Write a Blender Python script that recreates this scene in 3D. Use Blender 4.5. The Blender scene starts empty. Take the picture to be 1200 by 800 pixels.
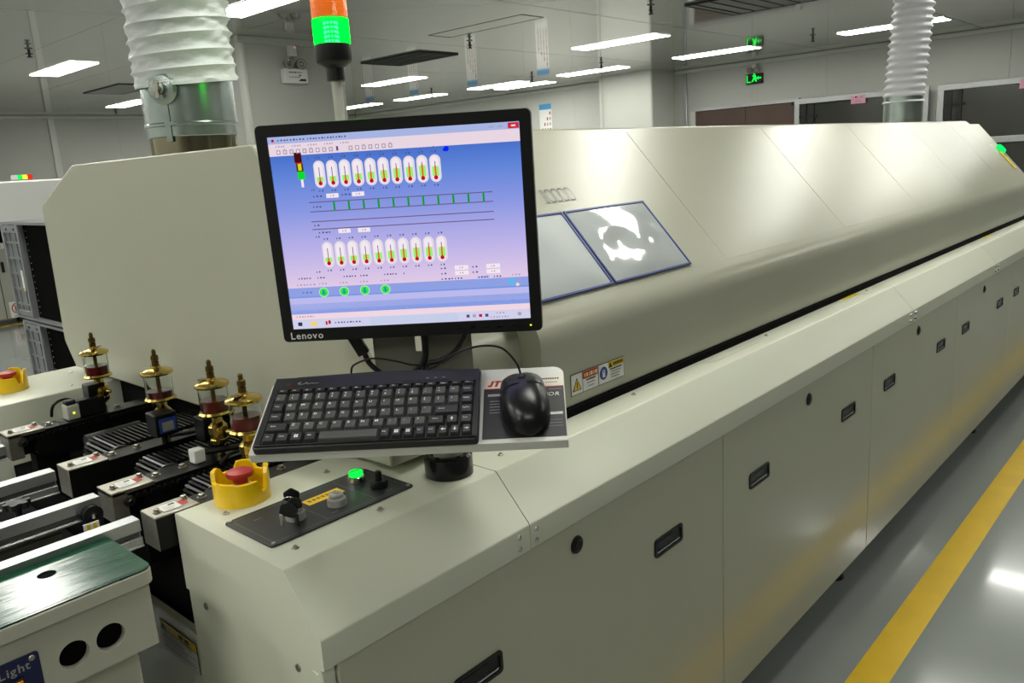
import bpy, bmesh, math, random
from mathutils import Vector, Matrix

# ------------------------------------------------------------------ camera, world, exposure
SC = bpy.context.scene
COL = SC.collection
random.seed(7)
CAM_H = 1.48            # eye height above the floor; photo measurements below are taken from the eye
F_PX = 942.23
RGT = Vector((0.6688, -0.7409, -0.0610)); UPV = Vector((0.2020, 0.1024, 0.9740)); FWD = Vector((0.7154, 0.6636, -0.2177))

def make_camera():
    roll, pitch, yaw = -.0624484547, .219444993, .747549462
    f = Vector((math.cos(yaw)*math.cos(pitch), math.sin(yaw)*math.cos(pitch), -math.sin(pitch)))
    r = Vector((math.sin(yaw), -math.cos(yaw), 0)); u = r.cross(f)
    c, s = math.cos(roll), math.sin(roll)
    r2, u2 = c*r + s*u, -s*r + c*u
    cd = bpy.data.cameras.new('camera'); cd.sensor_width = 36; cd.lens = F_PX*36/1200
    cd.clip_start = .05; cd.clip_end = 100
    o = bpy.data.objects.new('camera', cd); COL.objects.link(o)
    m = Matrix((r2, u2, -f)).transposed().to_4x4(); m.translation = (0, 0, CAM_H)
    o.matrix_world = m; SC.camera = o
make_camera()
wd = bpy.data.worlds.new('world'); SC.world = wd; wd.use_nodes = True
wd.node_tree.nodes['Background'].inputs[0].default_value = (.5, .52, .48, 1)
wd.node_tree.nodes['Background'].inputs[1].default_value = .05
SC.view_settings.view_transform = 'Standard'; SC.view_settings.look = 'None'
SC.view_settings.exposure = 0; SC.view_settings.gamma = 1; SC.view_settings.use_curve_mapping = False
LAMP = 20.0             # radiance of the ceiling panels
CEIL = 2.78
X_NEAR, X_FAR, Y_RIGHT, Y_LEFT = -4.0, 12.3, -3.4, 16.0

# ------------------------------------------------------------------ materials
MATS = {}
def lin(c):
    return tuple((x/255/12.92 if x/255 <= .04045 else ((x/255+.055)/1.055)**2.4) for x in c)
def mat(name, rgb=None, rough=.5, metal=0., bump=None, vary=None, coat=0., emit=None, spec=.5, trans=0., ior=1.45, alpha=1., coat_rough=.05, rough_vary=None, aniso=0.):
    """procedural principled material; rgb as sRGB 0-255. vary=(scale, amount, stretch) mottles the colour, bump=(scale, strength, distance)"""
    if name in MATS: return MATS[name]
    m = bpy.data.materials.new(name); m.use_nodes = True
    nt = m.node_tree; b = nt.nodes['Principled BSDF']; N = nt.nodes.new; L = nt.links.new
    c = lin(rgb or (128, 128, 128))
    b.inputs['Base Color'].default_value = (*c, 1)
    b.inputs['Roughness'].default_value = rough; b.inputs['Metallic'].default_value = metal
    b.inputs['Specular IOR Level'].default_value = spec
    b.inputs['Coat Weight'].default_value = coat; b.inputs['Coat Roughness'].default_value = coat_rough
    b.inputs['Transmission Weight'].default_value = trans; b.inputs['IOR'].default_value = ior
    b.inputs['Alpha'].default_value = alpha
    if aniso: b.inputs['Anisotropic'].default_value = aniso
    if emit:
        b.inputs['Emission Color'].default_value = (*lin(emit[0]), 1); b.inputs['Emission Strength'].default_value = emit[1]
    tc = N('ShaderNodeTexCoord')
    if vary or rough_vary:
        v = vary or (6, 0, (1, 1, 1))
        mp = N('ShaderNodeMapping'); mp.inputs['Scale'].default_value = v[2] if len(v) > 2 else (1, 1, 1)
        L(tc.outputs['Object'], mp.inputs[0])
        n = N('ShaderNodeTexNoise'); n.inputs['Scale'].default_value = v[0]; n.inputs['Detail'].default_value = 5
        L(mp.outputs[0], n.inputs['Vector'])
        if vary:
            r = N('ShaderNodeValToRGB')
            r.color_ramp.elements[0].position = .3; r.color_ramp.elements[1].position = .7
            r.color_ramp.elements[0].color = (*[x*(1-v[1]) for x in c], 1); r.color_ramp.elements[1].color = (*[min(1, x*(1+v[1])) for x in c], 1)
            L(n.outputs['Fac'], r.inputs[0]); L(r.outputs[0], b.inputs['Base Color'])
        if rough_vary:
            mr = N('ShaderNodeMapRange'); mr.inputs['To Min'].default_value = rough - rough_vary; mr.inputs['To Max'].default_value = rough + rough_vary
            L(n.outputs['Fac'], mr.inputs[0]); L(mr.outputs[0], b.inputs['Roughness'])
    if bump:
        n2 = N('ShaderNodeTexNoise'); n2.inputs['Scale'].default_value = bump[0]; n2.inputs['Detail'].default_value = 3
        mp2 = N('ShaderNodeMapping'); L(tc.outputs['Object'], mp2.inputs[0]); L(mp2.outputs[0], n2.inputs['Vector'])
        if len(bump) > 3: mp2.inputs['Scale'].default_value = bump[3]
        bp = N('ShaderNodeBump'); bp.inputs['Strength'].default_value = bump[1]; bp.inputs['Distance'].default_value = bump[2]
        L(n2.outputs['Fac'], bp.inputs['Height']); L(bp.outputs[0], b.inputs['Normal'])
    MATS[name] = m
    return m
def glow(name, rgb, strength=1.0):
    """a screen or lamp colour: what is seen is the emitted light"""
    if name in MATS: return MATS[name]
    m = bpy.data.materials.new(name); m.use_nodes = True
    nt = m.node_tree; nt.nodes.clear()
    e = nt.nodes.new('ShaderNodeEmission'); o = nt.nodes.new('ShaderNodeOutputMaterial')
    e.inputs[0].default_value = (*lin(rgb), 1); e.inputs[1].default_value = strength
    nt.links.new(e.outputs[0], o.inputs[0]); MATS[name] = m
    return m
def glow_ramp(name, stops, axis=1):
    """screen background: a colour ramp over the panel's own height (object space), emitted"""
    m = bpy.data.materials.new(name); m.use_nodes = True
    nt = m.node_tree; nt.nodes.clear(); N = nt.nodes.new; L = nt.links.new
    e = N('ShaderNodeEmission'); o = N('ShaderNodeOutputMaterial'); tc = N('ShaderNodeTexCoord'); sx = N('ShaderNodeSeparateXYZ')
    mr = N('ShaderNodeMapRange'); r = N('ShaderNodeValToRGB')
    L(tc.outputs['Object'], sx.inputs[0]); L(sx.outputs[axis], mr.inputs[0])
    mr.inputs['From Min'].default_value = stops[0][0]; mr.inputs['From Max'].default_value = stops[-1][0]
    span = stops[-1][0]-stops[0][0]
    els = r.color_ramp.elements
    while len(els) < len(stops): els.new(.5)
    for k, (p, c) in enumerate(stops):
        els[k].position = (p-stops[0][0])/span; els[k].color = (*lin(c), 1)
    L(mr.outputs[0], r.inputs[0]); L(r.outputs[0], e.inputs[0]); L(e.outputs[0], o.inputs[0])
    return m

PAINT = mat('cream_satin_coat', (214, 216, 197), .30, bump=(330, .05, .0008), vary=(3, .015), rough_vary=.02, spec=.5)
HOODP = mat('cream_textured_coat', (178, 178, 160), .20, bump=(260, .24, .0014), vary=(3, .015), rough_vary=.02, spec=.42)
PAINT_G = mat('cream_satin_paint', (184, 183, 168), .33, bump=(160, .03, .001), vary=(2, .02))
WALLM = mat('grey_sandwich_panel', (186, 187, 180), .42, vary=(1.2, .03), spec=.4)
WALLW = mat('pale_panel', (205, 206, 198), .4, vary=(1.0, .02))
CEILM = mat('gloss_ceiling_panel', (164, 165, 156), .06, vary=(.8, .02), spec=.9, bump=(1.6, .006, .02), coat=.5, coat_rough=.05)
SEAM = mat('dark_seam', (60, 60, 56), .8)
FLOORM = mat('grey_epoxy_floor', (136, 141, 139), .14, vary=(1.6, .06), bump=(5, .05, .004), coat=.3, rough_vary=.05)
TAPE = mat('yellow_floor_tape', (214, 176, 8), .35, vary=(9, .06))
BLACK = mat('black_plastic', (18, 18, 18), .4, spec=.4)
BLACKG = mat('black_gloss', (12, 12, 13), .18)
VOID = mat('matt_black', (9, 9, 9), .85, spec=.1)
DARK = mat('dark_steel', (38, 38, 36), .42, metal=.3)
DARKB = mat('black_oxide_steel', (24, 24, 24), .32, metal=.5, vary=(30, .2))
ALU = mat('anodised_aluminium', (186, 188, 188), .33, metal=.85, vary=(20, .04, (.05, 1, 1)))
ALUD = mat('aluminium_groove', (98, 99, 98), .45, metal=.6)
STEEL = mat('brushed_stainless', (168, 164, 152), .34, metal=.9, vary=(60, .12, (.08, 1, 1)))
STEELT = mat('mirror_stainless_pipe', (150, 142, 120), .16, metal=1.0, vary=(9, .1, (1, 1, .05)))
GALV = mat('galvanised_sheet', (158, 168, 164), .27, metal=.9, vary=(14, .18), bump=(9, .12, .01))
CHROME = mat('chrome', (205, 205, 205), .14, metal=1)
BRASS = mat('polished_brass', (202, 174, 92), .2, metal=1, vary=(60, .15))
BRASSD = mat('tarnished_brass', (104, 84, 44), .35, metal=.9, vary=(80, .25))
WHITE = mat('white_print', (226, 226, 222), .5)
GREYP = mat('grey_print', (150, 150, 148), .5)
BLKP = mat('black_print', (26, 26, 26), .5)
REDP = mat('red_print', (176, 40, 32), .5)
YELP = mat('yellow_print', (222, 190, 20), .45)
BLUP = mat('blue_print', (38, 66, 140), .5)
SKYP = mat('sky_blue_print', (70, 150, 205), .5)
PINKP = mat('pink_paper', (218, 160, 178), .7)
YEL = mat('yellow_plastic', (240, 196, 8), .3, coat=.3)
REDB = mat('faded_red_plastic', (176, 52, 52), .4)
GREENMAT = mat('green_rubber_mat', (12, 70, 48), .17, vary=(5, .14), bump=(14, .2, .006, (.35, 1.6, 1)))
HOSE = mat('pale_grey_hose_fabric', (206, 210, 208), .5, bump=(46, .35, .006, (1, 1, 2.6)))
HOSEW = mat('white_flexible_hose', (200, 201, 206), .45)
GREYB = mat('grey_plastic', (140, 138, 130), .45)
LGREY = mat('light_grey_paint', (176, 176, 166), .4)
PANELK = mat('charcoal_panel', (44, 46, 48), .38)

# ------------------------------------------------------------------ mesh builder
GLYPH = {}
def glyph(ch, bold=False):
    """outline of one character as (verts, faces, advance), in units of the font size"""
    if ch in GLYPH: return GLYPH[ch]
    fc = bpy.data.curves.new('glyph', 'FONT'); fc.body = ch; fc.size = 1; fc.resolution_u = 2; fc.offset = .016; fc.fill_mode = 'FRONT'
    o = bpy.data.objects.new('glyph', fc)
    me = o.to_mesh()
    vs = [v.co.copy() for v in me.vertices]; fs = [tuple(p.vertices) for p in me.polygons]
    o.to_mesh_clear(); bpy.data.objects.remove(o); bpy.data.curves.remove(fc)
    adv = (max(v.x for v in vs) + .09) if vs else .32
    GLYPH[ch] = (vs, fs, adv)
    return GLYPH[ch]

WM = {}                 # world matrix of every Empty that parents parts
class MB:
    def __init__(s): s.v, s.f, s.m, s.mats = [], [], [], []
    def mi(s, m):
        if m not in s.mats: s.mats.append(m)
        return s.mats.index(m)
    def add(s, vs, fs, m):
        b = len(s.v); k = s.mi(m)
        s.v += [Vector(v) for v in vs]
        for f in fs: s.f.append(tuple(b+i for i in f)); s.m.append(k)
        return s
    def box(s, lo, hi, m, M=None):
        (x0, y0, z0), (x1, y1, z1) = lo, hi
        vs = [Vector(p) for p in ((x0,y0,z0),(x1,y0,z0),(x1,y1,z0),(x0,y1,z0),(x0,y0,z1),(x1,y0,z1),(x1,y1,z1),(x0,y1,z1))]
        if M: vs = [M @ v for v in vs]
        return s.add(vs, [(0,3,2,1),(4,5,6,7),(0,1,5,4),(1,2,6,5),(2,3,7,6),(3,0,4,7)], m)
    def taper(s, lo, hi, inset, m, M=None):
        """box whose top is smaller by inset"""
        (x0, y0, z0), (x1, y1, z1) = lo, hi; i = inset
        vs = [Vector(p) for p in ((x0,y0,z0),(x1,y0,z0),(x1,y1,z0),(x0,y1,z0),(x0+i,y0+i,z1),(x1-i,y0+i,z1),(x1-i,y1-i,z1),(x0+i,y1-i,z1))]
        if M: vs = [M @ v for v in vs]
        return s.add(vs, [(0,3,2,1),(4,5,6,7),(0,1,5,4),(1,2,6,5),(2,3,7,6),(3,0,4,7)], m)
    def quad(s, pts, m): return s.add(pts, [tuple(range(len(pts)))], m)
    def prism(s, prof, a, b, m, axis=0, M=None):
        """extrude a closed 2D outline along an axis; prof in the two other axes, in order"""
        def P(t, u, v):
            p = {0: (t, u, v), 1: (u, t, v), 2: (u, v, t)}[axis]
            return M @ Vector(p) if M else Vector(p)
        n = len(prof)
        vs = [P(a, *p) for p in prof] + [P(b, *p) for p in prof]
        fs = [tuple(range(n-1, -1, -1)), tuple(range(n, 2*n))] + [(i, (i+1) % n, n+(i+1) % n, n+i) for i in range(n)]
        return s.add(vs, fs, m)
    def cyl(s, p0, p1, r0, r1=None, m=None, seg=16, caps=True):
        p0, p1 = Vector(p0), Vector(p1); r1 = r0 if r1 is None else r1
        d = (p1-p0).normalized(); a = d.orthogonal().normalized(); b = d.cross(a)
        R = lambda p, r: [p + r*(math.cos(2*math.pi*i/seg)*a + math.sin(2*math.pi*i/seg)*b) for i in range(seg)]
        vs = R(p0, r0) + R(p1, r1)
        fs = [(i, (i+1) % seg, seg+(i+1) % seg, seg+i) for i in range(seg)]
        if caps: fs += [tuple(range(seg-1, -1, -1)), tuple(range(seg, 2*seg))]
        return s.add(vs, fs, m)
    def lathe(s, prof, org, m, seg=24, axis=None, closed=False, arc=None):
        """revolve (radius, height) pairs about an axis through org"""
        org = Vector(org); d = Vector(axis or (0, 0, 1)).normalized()
        a = Vector((1, 0, 0)) if abs(d.z) > .99 else d.orthogonal().normalized(); b = d.cross(a)
        vs, n = [], len(prof)
        for r, h in prof:
            for i in range(seg):
                t = 2*math.pi*i/seg
                vs.append(org + d*h + max(r, 1e-5)*(math.cos(t)*a + math.sin(t)*b))
        fs = []
        for k in range(n-1 if not closed else n):
            k2 = (k+1) % n
            fs += [(k*seg+i, k*seg+(i+1) % seg, k2*seg+(i+1) % seg, k2*seg+i) for i in range(seg)]
        if not closed: fs += [tuple(range(seg-1, -1, -1)), tuple(range((n-1)*seg, n*seg))]
        return s.add(vs, fs, m)
    def tube(s, pts, r, m, seg=8, smooth=4):
        P = [Vector(p) for p in pts]
        if smooth and len(P) > 2:
            Q = []
            for i in range(len(P)-1):
                p0, p1, p2, p3 = P[max(i-1, 0)], P[i], P[i+1], P[min(i+2, len(P)-1)]
                for k in range(smooth):
                    t = k/smooth
                    Q.append(.5*((2*p1) + (p2-p0)*t + (2*p0-5*p1+4*p2-p3)*t*t + (3*p1-p0-3*p2+p3)*t**3))
            P = Q + [P[-1]]
        vs, up = [], None
        for i, p in enumerate(P):
            d = (P[min(i+1, len(P)-1)] - P[max(i-1, 0)]).normalized()
            a = d.orthogonal().normalized() if up is None else (up - d*up.dot(d)).normalized()
            up = a; b = d.cross(a)
            vs += [p + r*(math.cos(2*math.pi*k/seg)*a + math.sin(2*math.pi*k/seg)*b) for k in range(seg)]
        n = len(P)
        fs = [(j*seg+k, j*seg+(k+1) % seg, (j+1)*seg+(k+1) % seg, (j+1)*seg+k) for j in range(n-1) for k in range(seg)]
        fs += [tuple(range(seg-1, -1, -1)), tuple(range((n-1)*seg, n*seg))]
        return s.add(vs, fs, m)
    def text(s, txt, size, org, U, V, m, align='C', slant=0., wide=1.):
        org, U, V = Vector(org), Vector(U), Vector(V)
        gl = [glyph(c) for c in txt]; W = sum(g[2] for g in gl)*size*wide
        x = {'C': -W/2, 'L': 0, 'R': -W}[align]
        for vs, fs, adv in gl:
            if vs: s.add([org + U*(x + (v.x+slant*v.y)*size*wide) + V*((v.y-.35)*size) for v in vs], fs, m)
            x += adv*size*wide
        return s
    def rect(s, org, U, V, u0, v0, u1, v1, m):
        org, U, V = Vector(org), Vector(U), Vector(V)
        return s.quad([org+U*u0+V*v0, org+U*u1+V*v0, org+U*u1+V*v1, org+U*u0+V*v1], m)
    def disc(s, org, U, V, u, v, ru, rv, m, seg=14):
        org, U, V = Vector(org), Vector(U), Vector(V)
        return s.quad([org+U*(u+ru*math.cos(2*math.pi*i/seg))+V*(v+rv*math.sin(2*math.pi*i/seg)) for i in range(seg)], m)
    def build(s, name, parent=None, smooth=None, bevel=None, segs=2, recalc=True, local=False, stuff=False):
        me = bpy.data.meshes.new(name)
        inv = WM[parent.name].inverted() if parent is not None and parent.name in WM and not local else None
        vs = [inv @ v for v in s.v] if inv is not None else s.v
        me.from_pydata([tuple(v) for v in vs], [], s.f)
        for m in s.mats: me.materials.append(m)
        me.polygons.foreach_set('material_index', s.m)
        if recalc:
            bm = bmesh.new(); bm.from_mesh(me); bmesh.ops.recalc_face_normals(bm, faces=bm.faces[:]); bm.to_mesh(me); bm.free()
        if smooth:
            me.polygons.foreach_set('use_smooth', [True]*len(me.polygons)); me.set_sharp_from_angle(angle=math.radians(smooth))
        o = bpy.data.objects.new(name, me); COL.objects.link(o)
        if parent is not None:
            o.parent = parent
            if parent.name in WM: WM[o.name] = WM[parent.name]
        if bevel:
            b = o.modifiers.new('bevel', 'BEVEL'); b.width = bevel; b.segments = segs; b.limit_method = 'ANGLE'; b.angle_limit = math.radians(35)
            me.polygons.foreach_set('use_smooth', [True]*len(me.polygons)); me.set_sharp_from_angle(angle=math.radians(40)); b.harden_normals = False
        if stuff: o['kind'] = 'stuff'
        return o

def tag(o, label, cat, group=None):
    o['label'] = label; o['category'] = cat
    if group: o['group'] = group
    return o
def thing(name, label, cat, loc=(0, 0, 0), M=None, group=None):
    o = bpy.data.objects.new(name, None); COL.objects.link(o)
    o.empty_display_size = .05
    m = M.copy() if M else Matrix.Translation(Vector(loc))
    o.matrix_basis = m; WM[o.name] = m
    return tag(o, label, cat, group)
def struct(o): o['kind'] = 'structure'; return o
def copy_thing(src, loc, label, group=None):
    """copy a thing with its parts and their sub-parts (shared meshes)"""
    r = src.copy(); COL.objects.link(r)
    m = WM[src.name].copy(); m.translation = Vector(loc); r.matrix_basis = m; WM[r.name] = m
    r['label'] = label
    if group: r['group'] = group
    def rec(a, b):
        for ch in [c for c in KIDS.get(a.name, [])]:
            d = ch.copy(); COL.objects.link(d); d.parent = b; rec(ch, d)
    rec(src, r)
    return r
KIDS = {}
def index_kids():
    KIDS.clear()
    for o in COL.objects:
        if o.parent: KIDS.setdefault(o.parent.name, []).append(o)
def rounded(pts, radii, seg=5):
    """2D outline with its corners rounded"""
    out, n = [], len(pts)
    for i in range(n):
        r = radii[i] if isinstance(radii, (list, tuple)) else radii
        p, a, b = Vector(pts[i]), Vector(pts[i-1]), Vector(pts[(i+1) % n])
        if r <= 0: out.append(tuple(p)); continue
        u, w = (a-p).normalized(), (b-p).normalized()
        ang = u.angle(w); t = min(r/math.tan(ang/2), .49*(a-p).length, .49*(b-p).length)
        rr = t*math.tan(ang/2); c = p + (u+w).normalized()*(rr/math.sin(ang/2))
        s0, s1 = p+u*t-c, p+w*t-c
        a0 = math.atan2(s0.y, s0.x); da = math.atan2(s1.y, s1.x)-a0
        while da > math.pi: da -= 2*math.pi
        while da < -math.pi: da += 2*math.pi
        out += [(c.x+rr*math.cos(a0+da*k/seg), c.y+rr*math.sin(a0+da*k/seg)) for k in range(seg+1)]
    return out
# ------------------------------------------------------------------ the room
def room():
    # floor
    fl = MB().box((X_NEAR, Y_RIGHT, -.1), (X_FAR, Y_LEFT, 0), FLOORM).build('floor'); struct(fl)
    # ceiling: sandwich panels hung below a dark slab, 1.175 m x 2 m, joints recessed
    ce = MB().box((X_NEAR, Y_RIGHT, CEIL+.03), (X_FAR, Y_LEFT, CEIL+.1), SEAM).build('ceiling'); struct(ce)
    ys = [4.765+2.0*k for k in range(-4, 6)]; ys = [Y_RIGHT] + [y for y in ys if Y_RIGHT+.1 < y < Y_LEFT-.1] + [Y_LEFT]
    xs = [5.33+1.175*k for k in range(-8, 7)]; xs = [X_NEAR] + [x for x in xs if X_NEAR+.1 < x < X_FAR-.1] + [X_FAR]
    cache = {}
    for i in range(len(xs)-1):
        for j in range(len(ys)-1):
            w, d = xs[i+1]-xs[i], ys[j+1]-ys[j]
            key = (round(w, 3), round(d, 3))
            if key not in cache:
                o = MB().box((.002, .006, 0), (w-.002, d-.006, .03), CEILM).build('panel', ce); cache[key] = o
            else:
                o = bpy.data.objects.new('panel', cache[key].data); COL.objects.link(o); o.parent = ce
            o.location = (xs[i], ys[j], CEIL)
    def wall(name, a, b, normal, pitch, first, m=WALLM, cut=None):
        """a wall of upright panels; a..b along its run"""
        ax = 0 if normal in ('+y', '-y') else 1
        base = {'-x': X_FAR, '+x': X_NEAR, '-y': Y_LEFT, '+y': Y_RIGHT}[normal]; sg = 1 if normal[0] == '-' else -1
        mb = MB()
        lo, hi = [0, 0, 0], [0, 0, CEIL+.1]
        lo[ax], hi[ax] = a, b; lo[1-ax], hi[1-ax] = sorted((base+sg*.03, base+sg*.12))
        w = mb.box(lo, hi, SEAM).build(name); struct(w)
        js = [a] + sorted(first+pitch*k for k in range(-40, 40) if a+.05 < first+pitch*k < b-.05) + [b]
        for k in range(len(js)-1):
            lo, hi = [0, 0, 0], [0, 0, CEIL-.001]
            lo[ax], hi[ax] = js[k]+.0015, js[k+1]-.0015; lo[1-ax], hi[1-ax] = sorted((base, base+sg*.03))
            MB().box(lo, hi, m).build('panel', w)
        return w
    wall('wall_far', Y_RIGHT, Y_LEFT, '-x', 1.168, 7.13)
    wall('wall_left', X_NEAR, X_FAR, '-y', 1.168, 5.53)
    wall('wall_right', X_NEAR, X_FAR, '+y', 1.168, 0, mat('shaded_side_panel', (120, 122, 116), .5))  # unseen wall, panels darkened so less light bounces onto the doors
    wall('wall_near', Y_RIGHT, Y_LEFT, '+x', 1.168, 0)
    # boxed-in column beside the emergency lamp: rounded white corner trims
    c = MB().box((4.25, 7.17, 0), (5.36, 8.2, CEIL), WALLM).build('wall_column'); struct(c)
    for x in (4.25, 5.36):
        MB().prism(rounded([(x-.035, 7.14), (x+.035, 7.14), (x+.035, 7.21), (x-.035, 7.21)], [.03, .03, 0, 0]), 0, CEIL-.002, WALLW, axis=2).build('corner_trim', c, smooth=50)
    MB().box((4.2, 7.12, CEIL-.06), (5.41, 7.17, CEIL-.002), WALLW).build('top_trim', c)
    # pilaster on the far wall, bright face, white upright trims
    p = MB().box((11.6, 7.36, 0), (X_FAR-.002, 8.34, CEIL), WALLW).build('wall_pilaster'); struct(p)
    for y in (7.36, 8.34):
        MB().prism(rounded([(11.57, y-.035), (11.64, y-.035), (11.64, y+.035), (11.57, y+.035)], [.03, 0, 0, .03]), 0, CEIL-.002, WALLW, axis=2).build('corner_trim', p, smooth=50)
    # coves and upright strips
    n = [0]
    def trim(lo, hi, m=WALLW):
        n[0] += 1; struct(MB().box(lo, hi, m).build('trim_%d' % n[0], bevel=.008))
    trim((X_FAR-.05, Y_RIGHT, CEIL-.06), (X_FAR-.001, 7.3, CEIL-.002)); trim((X_FAR-.05, 8.4, CEIL-.06), (X_FAR-.001, Y_LEFT-.06, CEIL-.002))
    trim((X_NEAR, Y_LEFT-.05, CEIL-.06), (X_FAR-.06, Y_LEFT-.001, CEIL-.002))
    trim((5.49, Y_LEFT-.03, 0), (5.60, Y_LEFT-.001, CEIL-.06)); trim((X_FAR-.025, 7.10, 0), (X_FAR-.001, 7.17, CEIL-.06), ALU)
    # yellow line on the floor, in the aisle and far left
    tag(MB().box((-2, .612, 0), (11.5, .708, .0012), TAPE).build('floor_line'), 'long yellow safety line on the grey floor beside the oven', 'floor line')
    tag(MB().box((-2, 10.36, 0), (6.5, 10.47, .0012), TAPE).build('floor_line'), 'short visible piece of yellow floor line below the far left cabinet', 'floor line')
room()

def doors():
    X = X_FAR
    # brown opening with pale frame
    d = MB().box((X-.03, 5.2, 0), (X-.004, 6.93, 2.10), mat('brown_door', (84, 66, 58), .5, vary=(2, .1))).build('door_1'); struct(d)
    MB().box((X-.06, 5.18, 2.10), (X-.003, 7.02, 2.15), ALU).build('frame_head', d)
    MB().box((X-.06, 6.93, 0), (X-.003, 7.02, 2.10), WALLW).build('frame_post', d)
    MB().box((X-.035, 6.05, 0), (X-.029, 6.06, 2.1), SEAM).build('joint', d)
    MB().box((X-.055, 5.02, 2.05), (X-.05, 5.3, 2.10), BLACK).build('track', d)
    gl = mat('dark_tinted_glass', (56, 57, 52), .12, spec=.7)
    for k, (y0, y1, mid) in enumerate(((3.35, 5.2, False), (1.2, 3.24, True))):
        d = MB().box((X-.14, y0+.06, 0), (X-.13, y1-.06, 2.06), gl).build('door_%d' % (k+2)); struct(d)
        for a, b in ((y0, y0+.075), (y1-.075, y1)): MB().box((X-.18, a, 0), (X-.12, b, 2.12), ALU).build('frame_post', d, bevel=.004)
        MB().box((X-.182, y0-.002, 2.05), (X-.119, y1+.002, 2.125), ALU).build('frame_head', d, bevel=.004)
        MB().box((X-.17, y0+.06, 1.34), (X-.125, y1-.06, 1.42), ALU).build('mid_rail', d, bevel=.004)
        for q in range(2): MB().box((X-.165, y1-.17-.12*q, 0), (X-.128, y1-.10-.12*q, 2.04), DARK).build('inner_post', d)
        MB().box((X-.168, y1-.33, 1.85), (X-.126, y1-.08, 1.88), BLACK).build('latch_bar', d)
doors()

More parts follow.
